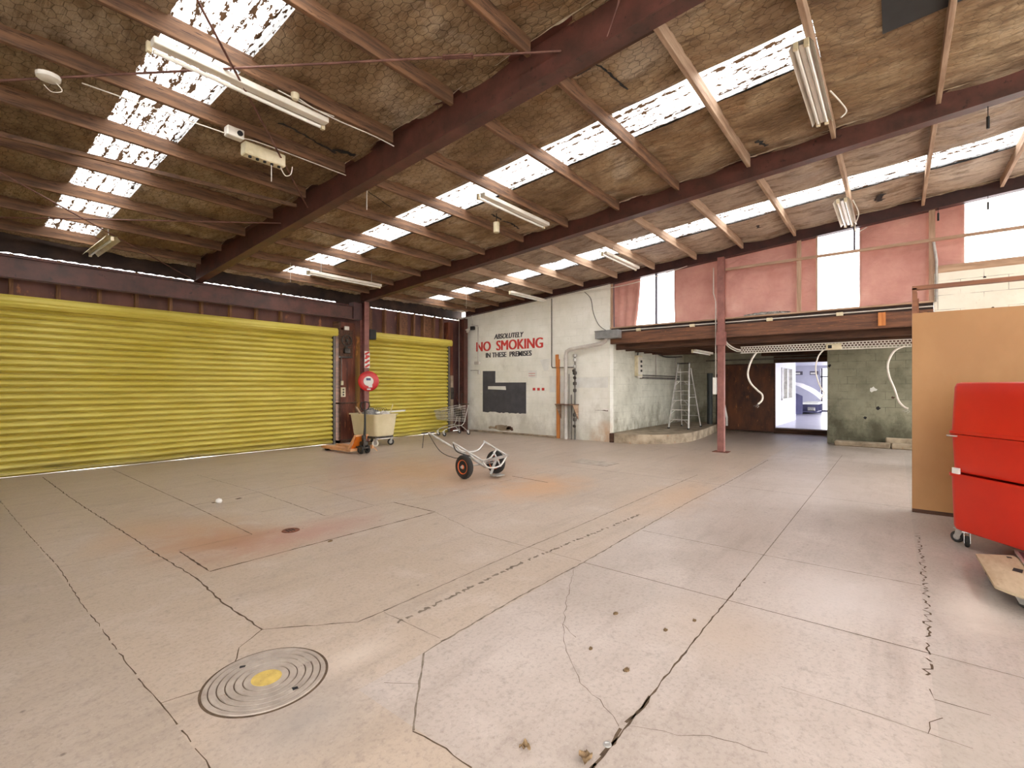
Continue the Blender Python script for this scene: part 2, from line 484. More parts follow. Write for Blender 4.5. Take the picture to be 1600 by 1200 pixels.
def block_mat(name, c1, c2, mortar_amt=0.25, dirt=(120, 108, 92), dirt_amt=0.5, swap='Y', low=0.0, bw=0.4, bh=0.2, rustx=None):
    """painted concrete blockwork; faces run along Y (swap Y) or X"""
    g = NT(name)
    p = g.sep()
    u = p[1] if swap == 'Y' else p[0]
    v = g.comb(u, p[2], 0)
    br = g.n.new('ShaderNodeTexBrick'); g.link(v, br.inputs['Vector'])
    br.inputs['Scale'].default_value = 1.0; br.inputs['Brick Width'].default_value = bw; br.inputs['Row Height'].default_value = bh
    br.inputs['Mortar Size'].default_value = 0.006; br.inputs['Mortar Smooth'].default_value = 0.6
    br.inputs['Color1'].default_value = (1, 1, 1, 1); br.inputs['Color2'].default_value = (0.9, 0.9, 0.9, 1); br.inputs['Mortar'].default_value = (0, 0, 0, 1)
    mort = br.outputs['Fac']
    f = g.noise(1.3, detail=8, rough=0.65)
    col = g.ramp(f, [(0.35, srgb(c2)), (0.62, srgb(c1))])
    brk = g.noise(2.7, g.map(loc=(8, 3, 2)), 5)
    col = g.mix(g.math('MULTIPLY', g.math('MULTIPLY', mort, g.step(brk, 0.42, 0.6)), mortar_amt * 2), col, srgb([x * 0.55 for x in c2]))
    chips = g.noise(9, g.map(loc=(1, 6, 2)), 7, 0.75)
    col = g.mix(g.math('MULTIPLY', g.step(chips, 0.63, 0.68), 0.6), col, srgb(dirt))
    lowf = g.math('SUBTRACT', 1.0, g.math('DIVIDE', p[2], 1.3), clamp=True)
    d2 = g.noise(2.2, g.map(loc=(2, 2, 8), scale=(1, 1, 0.6)), 8, 0.7)
    col = g.mix(g.math('MULTIPLY', g.step(g.math('ADD', d2, g.math('MULTIPLY', lowf, 0.35)), 0.6, 0.85), dirt_amt), col, srgb(dirt))
    if rustx is not None:
        q = g.math('SUBTRACT', u, rustx); q = g.math('MULTIPLY', q, q)
        z2 = g.math('MULTIPLY', p[2], p[2])
        rr = g.math('SUBTRACT', 1.0, g.math('MULTIPLY', g.math('ADD', q, g.math('MULTIPLY', z2, 0.7)), 3.5), clamp=True)
        col = g.mix(g.math('MULTIPLY', rr, g.math('MULTIPLY', g.step(d2, 0.35, 0.7), 0.9)), col, srgb((196, 140, 82)))
    g.link(col, g.b.inputs['Base Color'])
    g.b.inputs['Roughness'].default_value = 0.6; g.b.inputs['Specular IOR Level'].default_value = 0.3
    g.bump(g.math('SUBTRACT', g.math('MULTIPLY', f, 0.3), mort), 0.35, 0.008)
    return g.m

def door_yellow():
    g = NT('yellow_painted_steel')
    f = g.noise(0.9, g.map(scale=(1, 1, 3)), 5)
    col = g.ramp(f, [(0.3, srgb((190, 172, 62))), (0.7, srgb((212, 198, 98)))])
    gr = g.noise(2.0, g.map(scale=(0.5, 1, 9), loc=(3, 1, 1)), 7, 0.7)
    col = g.mix(g.math('MULTIPLY', g.step(gr, 0.55, 0.75), 0.4), col, srgb((126, 104, 30)))
    sc = g.noise(5.0, g.map(scale=(0.8, 1, 14), loc=(7, 1, 1)), 5, 0.7)
    col = g.mix(g.math('MULTIPLY', g.step(sc, 0.66, 0.7), 0.75), col, srgb((70, 56, 30)))
    low = g.math('SUBTRACT', 1.0, g.math('DIVIDE', g.sep()[2], 0.25), clamp=True)
    col = g.mix(g.math('MULTIPLY', low, g.step(gr, 0.35, 0.6)), col, srgb((120, 104, 60)))
    g.link(col, g.b.inputs['Base Color']); g.b.inputs['Roughness'].default_value = 0.42
    return g.m

M = {}
M['floor'] = floor_mat()
M['crack'] = mat('crack_grime', (66, 50, 36), (96, 78, 60), 14, 0.95, bump=0.3)
M['joint'] = mat('sawn_joint_grime', (98, 86, 76), (140, 128, 116), 18, 0.95)
M['patch'] = mat('patched_concrete', (158, 146, 134), (186, 176, 166), 5, 0.85, bump=0.2)
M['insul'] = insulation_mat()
M['rooflight'] = rooflight_mat()
M['pane'] = pane_mat()
M['cloth'] = fabric_mat()
M['yellow'] = door_yellow()
M['oxide'] = mat('oxide_red_steel', (98, 58, 50), (68, 43, 36), 3.5, 0.5, 0.0, 0.1, spots=(52, 32, 28), spot_amt=0.6)
M['oxide_dark'] = mat('dark_oxide_steel', (78, 46, 44), (54, 33, 34), 3.0, 0.5, 0.0, 0.1, spots=(130, 84, 78), spot_amt=0.68)
M['oxide_pink'] = mat('faded_red_primer', (148, 98, 92), (120, 76, 70), 5, 0.55, bump=0.1, spots=(120, 84, 70), spot_amt=0.64)
M['timber'] = mat('stained_roof_timber', (134, 98, 70), (78, 56, 42), 3.2, 0.75, bump=0.25, stretch=(0.5, 6, 6), spots=(62, 40, 28), spot_amt=0.56)
M['timber_pale'] = mat('pale_roof_timber', (182, 156, 132), (138, 110, 88), 3.4, 0.75, bump=0.2, stretch=(0.5, 6, 6), spots=(120, 84, 60), spot_amt=0.62)
M['timber_dark'] = mat('dark_old_timber', (98, 66, 48), (58, 38, 28), 3.0, 0.8, bump=0.25, stretch=(6, 0.5, 6))
M['timber_red'] = mat('red_brown_joist', (122, 82, 58), (80, 52, 40), 3.0, 0.7, bump=0.25, stretch=(6, 0.5, 6), spots=(170, 112, 66), spot_amt=0.6)
M['plank'] = mat('orange_pine', (204, 136, 72), (172, 100, 46), 2.5, 0.6, bump=0.15, stretch=(9, 9, 0.6))
M['stud'] = mat('wall_stud_timber', (136, 98, 72), (92, 62, 46), 4, 0.8, bump=0.2, stretch=(6, 6, 0.7))
M['cladding'] = mat('purple_brown_lining', (104, 68, 66), (70, 44, 46), 1.6, 0.7, bump=0.15, stretch=(1, 1, 0.4), spots=(150, 100, 72), spot_amt=0.6)
M['rustwall'] = mat('rusty_panel', (124, 66, 44), (78, 40, 30), 2.2, 0.6, bump=0.15, stretch=(3, 3, 0.5), spots=(160, 100, 66), spot_amt=0.6)
M['black'] = mat('black_void', (24, 22, 24), (14, 13, 16), 5, 0.8)
M['eaves'] = mat('dark_eaves_board', (70, 52, 44), (40, 30, 27), 3, 0.8)  # plain dark brown, shared by the flashing and the loft edge band
M['galv'] = mat('galvanised_steel', (190, 188, 184), (150, 148, 146), 7, 0.42, 0.55)
M['alu'] = mat('brushed_aluminium', (214, 212, 208), (184, 182, 178), 9, 0.38, 0.5)
M['white_enamel'] = mat('white_enamel', (226, 222, 212), (206, 200, 188), 3, 0.35)
M['cream'] = mat('aged_cream_plastic', (222, 212, 184), (196, 184, 150), 6, 0.5)
M['tube'] = mat('fluorescent_glass', (236, 236, 230), (226, 226, 220), 3, 0.2)
M['whitepipe'] = mat('white_painted_pipe', (206, 200, 194), (180, 174, 168), 4, 0.5, spots=(150, 140, 130), spot_amt=0.68)
M['greypipe'] = mat('grey_conduit', (120, 116, 110), (92, 88, 82), 6, 0.5)
M['greybox'] = mat('grey_sheet_duct', (142, 142, 142), (118, 118, 118), 4, 0.5)
M['rubber'] = mat('black_rubber', (44, 40, 38), (30, 28, 27), 12, 0.8, bump=0.2)
M['hubo'] = mat('orange_hub', (226, 112, 46), (196, 86, 34), 5, 0.45)
M['jack'] = mat('faded_orange_paint', (222, 170, 126), (202, 142, 94), 4, 0.5, spots=(150, 84, 40), spot_amt=0.66)
M['jack2'] = mat('bright_orange_paint', (226, 130, 40), (200, 100, 30), 4, 0.45)
M['blacksteel'] = mat('black_steel', (40, 38, 38), (26, 25, 26), 6, 0.45, 0.3)
M['greasy'] = mat('greasy_machinery', (84, 78, 72), (48, 44, 42), 10, 0.5, 0.4)
M['tubplastic'] = mat('cream_polyethylene', (216, 204, 172), (198, 184, 146), 1.6, 0.45)
M['redplastic'] = mat('red_polyethylene', (204, 42, 18), (190, 32, 14), 1.2, 0.38)
M['redreel'] = mat('fire_red_paint', (206, 30, 34), (180, 20, 26), 3, 0.35)
M['ply'] = mat('brown_hardboard', (176, 132, 82), (160, 116, 68), 0.9, 0.55, stretch=(1, 1, 0.7), spots=(160, 112, 60), spot_amt=0.66)
M['plyframe'] = mat('brown_stained_frame', (142, 92, 60), (112, 68, 44), 2.5, 0.6, stretch=(6, 0.8, 6))
M['dollyply'] = mat('worn_plywood', (190, 172, 146), (160, 140, 112), 2.2, 0.7, bump=0.15, stretch=(1, 4, 1), spots=(120, 100, 76), spot_amt=0.64)
M['rustdoor'] = mat('rusted_sheet_steel', (120, 68, 38), (64, 36, 26), 1.7, 0.55, bump=0.1, stretch=(1, 1.6, 0.7), spots=(160, 96, 50), spot_amt=0.6)
M['wallwhite'] = block_mat('white_painted_blockwork', (238, 237, 230), (224, 223, 213), 0.12, (150, 142, 126), 0.45, 'Y', rustx=6.3)
M['wallalcove'] = block_mat('green_white_blockwork', (216, 215, 202), (186, 185, 171), 0.25, (100, 90, 66), 0.7, 'X')
M['wallrear'] = block_mat('mouldy_green_blockwork', (182, 180, 162), (144, 142, 124), 0.35, (84, 80, 62), 0.75, 'Y')
M['wallgreen'] = block_mat('olive_painted_blockwork', (146, 144, 124), (112, 110, 92), 0.4, (66, 64, 48), 0.75, 'Y')
M['wallupper'] = block_mat('cream_painted_blockwork', (236, 234, 222), (222, 218, 204), 0.45, (150, 140, 124), 0.25, 'Y', bw=0.62, bh=0.27)
M['concrete'] = mat('old_plinth_concrete', (176, 160, 138), (122, 108, 90), 3.0, 0.85, bump=0.4, spots=(150, 100, 56), spot_amt=0.62)
M['letter_red'] = mat('red_lettering_paint', (190, 44, 40), (204, 74, 66), 5, 0.6)
M['letter_black'] = mat('black_lettering_paint', (52, 50, 54), (70, 68, 72), 5, 0.6)
M['dark_paint'] = mat('charcoal_wall_paint', (78, 78, 84), (66, 66, 72), 4, 0.7, spots=(96, 96, 100), spot_amt=0.66)
M['whitepaint'] = mat('white_wall_paint', (228, 228, 224), (214, 214, 208), 4, 0.6)
M['cable'] = mat('white_cable', (226, 222, 214), (206, 200, 190), 8, 0.5)
M['cable_dark'] = mat('dark_cable', (60, 54, 50), (44, 40, 38), 8, 0.6)
M['rod'] = mat('rusty_bracing_rod', (124, 86, 74), (90, 58, 50), 8, 0.6, 0.2)
M['iron'] = mat('worn_cast_iron', (172, 160, 150), (146, 134, 125), 9, 0.6, 0.0, bump=0.15, spots=(134, 96, 70), spot_amt=0.66)
M['yellowmark'] = mat('yellow_marking_paint', (206, 178, 96), (176, 150, 80), 14, 0.7, spots=(120, 100, 70), spot_amt=0.64)
M['plate'] = mat('rusted_floor_plate', (170, 140, 126), (146, 122, 112), 4, 0.6, 0.1, bump=0.1)
M['ground'] = mat('pale_yard_surface', (200, 196, 190), (186, 182, 176), 2, 0.9)
M['roomwhite'] = mat('clean_white_paint', (186, 187, 204), (176, 177, 196), 2, 0.6)
M['roomfloor'] = mat('pale_polished_floor', (190, 188, 200), (178, 176, 188), 2, 0.3)
M['navy'] = mat('slate_blue_panel', (84, 84, 122), (72, 72, 108), 3, 0.5)
M['frame_dark'] = mat('dark_window_frame', (84, 80, 96), (70, 66, 80), 3, 0.5)
M['sheet'] = mat('white_dust_sheet', (240, 238, 236), (228, 226, 224), 3, 0.85)
M['tarp'] = mat('dark_roof_void', (36, 38, 40), (20, 22, 24), 3, 0.6)
M['litter'] = mat('dry_leaf', (150, 124, 90), (100, 78, 54), 16, 0.8)
M['rag'] = mat('grey_scrap', (160, 158, 158), (104, 102, 104), 14, 0.7)

# ------------------------------------------------------------------ floor
def crackline(mb, pts, w, jit=0.0, z=0.0012, step=0.05, seed=1, drop=0.0):
    rnd = random.Random(seed)
    P = [Vector((p[0], p[1], 0)) for p in pts]; line = []
    for a, b in zip(P, P[1:]):
        n = max(1, int((b - a).length / step)); nrm = Vector((-(b - a).y, (b - a).x, 0)).normalized()
        for i in range(n):
            line.append((a.lerp(b, i / n) + nrm * rnd.uniform(-jit, jit), nrm))
    line.append((P[-1], nrm))
    wa = None
    for i in range(len(line) - 1):
        if rnd.random() < drop: continue
        (p, n1), (q, n2) = line[i], line[i + 1]
        w1 = w * rnd.uniform(0.45, 1.25) if jit else w
        if wa is None or not jit: wa = w1
        vs = [p - n1 * wa / 2, p + n1 * wa / 2, q + n2 * w1 / 2, q - n2 * w1 / 2]
        mb.add([(v.x, v.y, z) for v in vs], [(0, 3, 2, 1)])
        wa = w1

fl = MB()
fl.grid(lambda u, v: (-9 + 27.1 * u, 11.95 - 21.95 * v, 0), 18, 14)
fl.f = [q[::-1] if False else q for q in fl.f]
fl.box(-9, 18.1, -10, 11.95, -0.3, -0.01)
def pix(*pts): return [xy(*p) for p in pts]
fl.slot = 1
crackline(fl, pix((0, 783), (42, 833), (92, 887), (129, 946), (154, 975), (179, 1010), (212, 1054), (250, 1100), (292, 1150), (329, 1200)) + [(0.76, 1.2)], 0.006, 0.004, seed=2, drop=0.15)
crackline(fl, pix((67, 746), (117, 783), (158, 809), (215, 846), (250, 869), (308, 904), (346, 940), (410, 984)), 0.012, 0.007, seed=3)
crackline(fl, pix((410, 984), (375, 1012), (365, 1038)), 0.006, 0.006, seed=4)
crackline(fl, pix((410, 984), (558, 972), (600, 955)), 0.009, 0.006, seed=5)
crackline(fl, pix((250, 1100), (325, 1075)), 0.009, 0.006, seed=6)
crackline(fl, pix((281, 862), (328, 893), (505, 846), (680, 800), (615, 785)), 0.018, 0.003, seed=7)
crackline(fl, pix((175, 733), (300, 790), (394, 835)), 0.010, 0.002, seed=8)
crackline(fl, [(3.68, 2.14), (3.68, -0.15)], 0.007)
crackline(fl, [(-1, 0.96), (3.2, 0.955), (4.2, 0.945)], 0.010, 0.004, seed=9)
crackline(fl, [(0.8, 0.965), (2.3, 0.96)], 0.018, 0.010, seed=10, drop=0.2)
crackline(fl, pix((896, 890), (887, 933), (879, 975), (900, 996)), 0.003, 0.010, seed=11)
crackline(fl, pix((879, 975), (887, 1025), (908, 1067), (946, 1104), (967, 1135)), 0.003, 0.010, seed=12)
crackline(fl, pix((975, 1133), (1058, 1148), (1108, 1148), (1200, 1177)), 0.0025, 0.010, seed=13)
crackline(fl, pix((646, 1142), (696, 1171), (737, 1200)), 0.007, 0.006, seed=14)
crackline(fl, pix((1433, 833), (1442, 883), (1447, 933), (1450, 987), (1450, 1060)), 0.012, 0.022, seed=15, step=0.03, drop=0.25)
crackline(fl, pix((1453, 1077), (1460, 1093), (1548, 1118)), 0.006, 0.006, seed=16)
crackline(fl, pix((1473, 1122), (1450, 1128), (1450, 1147)), 0.004, 0.008, seed=17)
crackline(fl, pix((800, 744), (856, 754)), 0.02)
crackline(fl, pix((892, 722), (946, 729), (967, 724)), 0.022)
crackline(fl, pix((331, 786), (336, 785)), 0.05); crackline(fl, pix((369, 780), (377, 778)), 0.05)
fl.slot = 2
crackline(fl, pix((600, 955), (825, 855), (906, 821), (1025, 769), (1090, 742)), 0.012, 0.003, seed=20)
crackline(fl, pix((600, 983), (737, 917), (825, 875), (1000, 804)), 0.03, 0.012, seed=21, drop=0.35, step=0.025)
crackline(fl, pix((690, 1003), (767, 958), (825, 925), (912, 879), (987, 835), (1079, 783), (1137, 754), (1200, 719)), 0.014, 0.005, seed=22)
crackline(fl, [(4.2, 0.945), (9, 0.93), (13, 0.93)], 0.008)
crackline(fl, pix((175, 821), (42, 829)), 0.004, 0.006, seed=23, drop=0.3)
crackline(fl, pix((92, 887), (217, 858)), 0.004, 0.006, seed=24, drop=0.3)
crackline(fl, pix((394, 835), (279, 860)), 0.007, 0.004, seed=25)
crackline(fl, pix((308, 742), (404, 769)), 0.008, 0.006, seed=26)
crackline(fl, pix((404, 769), (508, 806)), 0.012, 0.006, seed=27)
crackline(fl, pix((300, 790), (404, 769)), 0.012, 0.006, seed=28)
crackline(fl, pix((483, 760), (585, 790)), 0.008, 0.003, seed=29)
crackline(fl, pix((404, 769), (470, 757), (660, 727)), 0.008, 0.006, seed=30, drop=0.2)
crackline(fl, pix((508, 806), (615, 785)), 0.008, 0.004, seed=31, drop=0.2)
crackline(fl, pix((407, 800), (447, 793)), 0.006, 0.004, seed=32)
crackline(fl, pix((615, 785), (680, 775), (865, 735)), 0.008, 0.004, seed=33, drop=0.2)
crackline(fl, pix((662, 1021), (654, 1075), (646, 1142)), 0.012, 0.004, seed=34)
crackline(fl, pix((662, 1021), (690, 1003)), 0.008, 0.004, seed=35)
crackline(fl, pix((746, 833), (825, 855), (833, 856), (908, 877)), 0.008, 0.004, seed=36)
crackline(fl, pix((600, 957), (688, 998)), 0.006, 0.004, seed=37)
crackline(fl, pix((600, 1067), (654, 1069)), 0.004, 0.004, seed=38)
crackline(fl, pix((1004, 829), (1192, 867), (1440, 915)), 0.010, 0.002, seed=39)
crackline(fl, pix((1220, 1073), (1353, 1113), (1520, 1170)), 0.004, 0.002, seed=40)
crackline(fl, [(3.68, -0.15), (3.68, -3)], 0.006)
crackline(fl, [(7.9, 5.4), (7.9, -3)], 0.01, 0.004, seed=41)
crackline(fl, [(11.9, 6.1), (11.9, -0.5)], 0.012, 0.004, seed=42)
crackline(fl, pix((250, 752), (303, 745)), 0.006)
crackline(fl, pix((680, 800), (746, 833)), 0.006, 0.01, seed=43)
fl.slot = 3
q = pix((892, 722), (946, 729), (967, 724), (908, 717)); fl.add([(a, b, 0.002) for a, b in q], [(0, 1, 2, 3)])
struct('floor', fl, [M['floor'], M['crack'], M['joint'], M['patch']], smooth=0)

gb = MB(); gb.box(-50, 70, -50, 60, -0.5, -0.31)
struct('ground', gb, M['ground'], smooth=0)

# ------------------------------------------------------------------ roof
LIGHTS = [(1.36, 2.04, -0.4, 11.5), (5.36, 6.06, 0.62, 11.55), (9.78, 10.52, -3.5, 11.2)]
ZR = 4.2
edges = [-1.6]; holes = []
cg = MB(); cg2 = MB()
def sag(x, y):
    t = ((y - 11.2) / 1.053) % 1.0
    s = -0.035 * math.sin(math.pi * t)
    s += 0.035 * noise.noise(Vector((x * 2.2, y * 0.9, 3.3))) + (0.018 + 0.014 * min(1, max(0, (x - 3) / 2))) * noise.noise(Vector((x * 7, y * 1.6, 9.1))) + 0.010 * noise.noise(Vector((x * 15, y * 3.2, 4.1)))
    s += 0.03 * noise.noise(Vector((x * 0.7, y * 0.7, 5.0)))
    return s
def panel(x0, x1, y0, y1):
    nu = max(1, int((x1 - x0) / 0.035)); nv = max(1, int((y1 - y0) / 0.08))
    def fn(u, v):
        x = x0 + (x1 - x0) * u; y = y0 + (y1 - y0) * v
        edge = min(1.0, min(u, 1 - u) * (x1 - x0) / 0.12)
        return (x, y, rz(y, ZR) - 0.02 + sag(x, y) * (0.3 + 0.7 * edge))
    cg.grid(fn, nu, nv)
Y0, Y1 = -3.5, 11.9
panel(-1.6, 1.36, Y0, Y1); panel(2.04, 5.36, Y0, Y1); panel(6.06, 9.78, Y0, Y1); panel(10.52, 12.25, Y0, Y1)
panel(1.36, 2.04, 11.5, Y1); panel(1.36, 2.04, Y0, -0.4)
panel(5.36, 6.06, 11.55, Y1); panel(5.36, 6.06, 0.1, 0.62); panel(5.36, 6.06, Y0, -1.6)
panel(9.78, 10.52, 11.2, Y1)
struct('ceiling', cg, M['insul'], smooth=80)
# weather sheet above the insulation, holes where the rooflights are
rs = MB()
def slab(x0, x1, y0, y1):
    rs.add([(x0, y0, rz(y0, ZR) + 0.09), (x1, y0, rz(y0, ZR) + 0.09), (x1, y1, rz(y1, ZR) + 0.09), (x0, y1, rz(y1, ZR) + 0.09),
            (x0, y0, rz(y0, ZR) + 0.11), (x1, y0, rz(y0, ZR) + 0.11), (x1, y1, rz(y1, ZR) + 0.11), (x0, y1, rz(y1, ZR) + 0.11)],
           [(0, 3, 2, 1), (4, 5, 6, 7), (0, 1, 5, 4), (1, 2, 6, 5), (2, 3, 7, 6), (3, 0, 4, 7)])
YE = 12.15
slab(-1.6, 1.36, Y0, YE); slab(2.04, 5.36, Y0, YE); slab(6.06, 9.78, Y0, YE); slab(10.52, 12.4, Y0, YE)
slab(1.36, 2.04, 11.5, YE); slab(1.36, 2.04, Y0, -0.4); slab(5.36, 6.06, 11.55, YE); slab(5.36, 6.06, Y0, 0.62); slab(9.78, 10.52, 11.2, YE)
struct('roof', rs, M['tarp'], smooth=0, label='dark roof sheeting above the insulation')
lab = ['dirty white rooflight strip nearest, above the long yellow roller door', 'leaf-strewn rooflight strip between nearest and middle steel beams', 'narrow rooflight strip between middle and far steel beams']
for i, (x0, x1, y0, y1) in enumerate(LIGHTS):
    m = MB(); nu = 70; nv = 24
    m.grid(lambda u, v: (x0 - 0.05 + (x1 - x0 + 0.1) * u, y0 + (y1 - y0) * v, rz(y0 + (y1 - y0) * v, ZR) + 0.015 + 0.012 * math.cos(u * (x1 - x0) / 0.0767 * 2 * math.pi)), nu, nv)
    struct('window_%d' % (i + 1), m, M['rooflight'], label=lab[i], smooth=80)
# ------------------------------------------------------------------ steel roof beams
def ibeam(mb, a, b, h, w, tf=0.014, tw=0.01):
    a = Vector(a); b = Vector(b)
    for dz, ww, hh in ((-h / 2 + tf / 2, w, tf), (h / 2 - tf / 2, w, tf), (0, tw, h - 2 * tf)):
        mb.bar(a + Vector((0, 0, dz)), b + Vector((0, 0, dz)), ww, hh)
BEAMS = [(3.80, 3.75), (7.85, 3.86), (12.05, 3.92)]
pe = MB()
for xb, side in ((3.8, -0.09), (7.85, -0.09), (12.05, -0.09), (3.8, 0.09)):
    vs = []; fs = []; K = 300
    for i in range(K + 1):
        y = -3.3 + 14.9 * i / K; zt = rz(y, ZR) - 0.03; w_ = 0.022 + 0.03 * max(0, noise.noise(Vector((xb, y * 4, 1)))) + 0.015 * noise.noise(Vector((xb, y * 17, 5)))
        xx = xb + side * (1 + 0.25 * noise.noise(Vector((y * 3, xb, 2)))); vs += [(xx, y, zt), (xx - 0.01, y, zt - w_)]
    for i in range(K): fs.append((2 * i, 2 * i + 1, 2 * i + 3, 2 * i + 2))
    pe.add(vs, fs)
struct('paper_edge', pe, mat('torn_pale_paper', (214, 202, 184), (176, 156, 128), 9, 0.8), parent=bpy.data.objects['ceiling'], smooth=0)
bl = ['dark red steel roof beam nearest, crossing above the long roller door', 'dark red steel roof beam in the middle, ending above the fire hose reel column', 'dark red steel roof beam furthest back, above the white painted wall and pink cloth']
for (x, zb), l in zip(BEAMS, bl):
    top = 4.18; h = top - zb
    m = MB(); ibeam(m, (x, -3.4, rz(-3.4, zb) + h / 2), (x, 11.72, rz(11.72, zb) + h / 2), h, 0.165)
    b_ = obj('steel_roof_beam', m, M['oxide'] if x < 11 else M['oxide_dark'], label=l, cat='beam', group='steel roof beams', smooth=0)
# timber purlins spanning between the steel beams
PY = [11.2 - 1.055 * k for k in range(14)]
def ordinal(n): return ['first', 'second', 'third', 'fourth', 'fifth', 'sixth', 'seventh', 'eighth', 'ninth', 'tenth', 'eleventh', 'twelfth', 'thirteenth', 'fourteenth'][n]
bays = [(-1.5, 3.71, 'left of the nearest steel beam', 11, 'timber'), (3.89, 7.76, 'between the nearest and middle steel beams', 12, 'timber'), (7.94, 11.96, 'between the middle and far steel beams', 13, 'timber_pale')]
for bi, (x0, x1, where, n, mt) in enumerate(bays):
    for k in range(n):
        y = PY[k]; zb = rz(y, 4.02)
        mm = M['timber_pale'] if (mt == 'timber_pale' and y < 8.5) or (bi == 1 and y < 2) else M['timber']
        m = MB(); m.box(x0, x1, y - 0.024, y + 0.024, zb, zb + 0.175, bev=0.003)
        obj('roof_purlin', m, mm, label='timber roof purlin %s, %s up from the roller doors' % (where, ordinal(k)), cat='purlin', group='purlins ' + where, smooth=0)
m = MB(); m.bar((-1.5, 7.95, rz(7.95, 3.99)), (3.71, 7.25, rz(7.25, 3.99)), 0.04, 0.05)
obj('ceiling_batten', m, M['timber'], label='thin brown batten running slightly askew under the purlins near the far left', cat='batten', smooth=0)

# ------------------------------------------------------------------ roller-door wall (y = 11.76)
YD = 11.76
wl = MB()
wl.box(-1.6, 7.05, 12.0, 12.06, 2.9, 3.843); wl.box(7.05, 8.02, 12.0, 12.06, 0, 3.843); wl.box(8.02, 11.22, 12.0, 12.06, 2.9, 3.843); wl.box(11.22, 12.3, 12.0, 12.06, 0, 3.843)
wl.box(-1.6, -1.0, 12.0, 12.06, 0, 2.9)
wleft = struct('wall_left', wl, M['cladding'], smooth=0)
fm = MB()          # dark flashing with a ragged lower edge above the slit of daylight
n = 240; vs = []; fs = []
for i in range(n + 1):
    x = -1.6 + 13.8 * i / n
    z = 3.862 + 0.010 * math.sin(i * 2.1) + 0.012 * noise.noise(Vector((x * 3, 0, 0)))
    if 7.3 < x < 8.2: z = 3.8
    vs += [(x, 12.03, z), (x, 12.03, rz(12.03, ZR) + 0.1)]
for i in range(n): fs.append((2 * i, 2 * i + 1, 2 * i + 3, 2 * i + 2))
fm.add(vs, fs)
struct('flashing', fm, M['eaves'], parent=wleft, smooth=0)
for x in [0.48, 1.06, 1.66, 2.24, 2.81, 3.39, 3.97, 4.55, 5.13, 5.71, 6.29]:
    s_ = MB(); s_.box(x - 0.025, x + 0.025, 11.88, 11.998, 2.95, 3.83); obj('wall_stud', s_, M['stud'], parent=wleft, smooth=0)
for x in [8.25, 8.8, 9.35, 9.9, 10.3, 10.75, 11.1]:
    s_ = MB(); s_.box(x - 0.03, x + 0.03, 11.86, 11.998, 2.95, 3.83); obj('wall_stud', s_, M['stud'], parent=wleft, smooth=0)
for x0, x1 in ((8.05, 8.4), (9.42, 9.7), (10.35, 10.7)):
    s_ = MB(); s_.box(x0, x1, 11.96, 11.999, 3.0, 3.8); obj('lining_board', s_, M['timber_red'], parent=wleft, smooth=0)
s_ = MB(); s_.box(7.2, 7.74, 11.82, 11.998, 0.05, 3.3); obj('rusty_panel', s_, M['rustwall'], parent=wleft, smooth=0)
s_ = MB(); s_.box(7.16, 7.22, 11.70, 11.998, 0, 3.3); s_.box(7.16, 7.74, 11.70, 11.85, 1.06, 1.1); s_.box(7.16, 7.74, 11.7, 11.85, 0.0, 0.08)
obj('panel_frame', s_, M['timber_dark'], parent=wleft, smooth=0)
s_ = MB(); s_.box(11.30, 11.52, 11.8, 11.998, 0, 3.7); obj('rusty_panel', s_, M['rustwall'], parent=wleft, smooth=0)

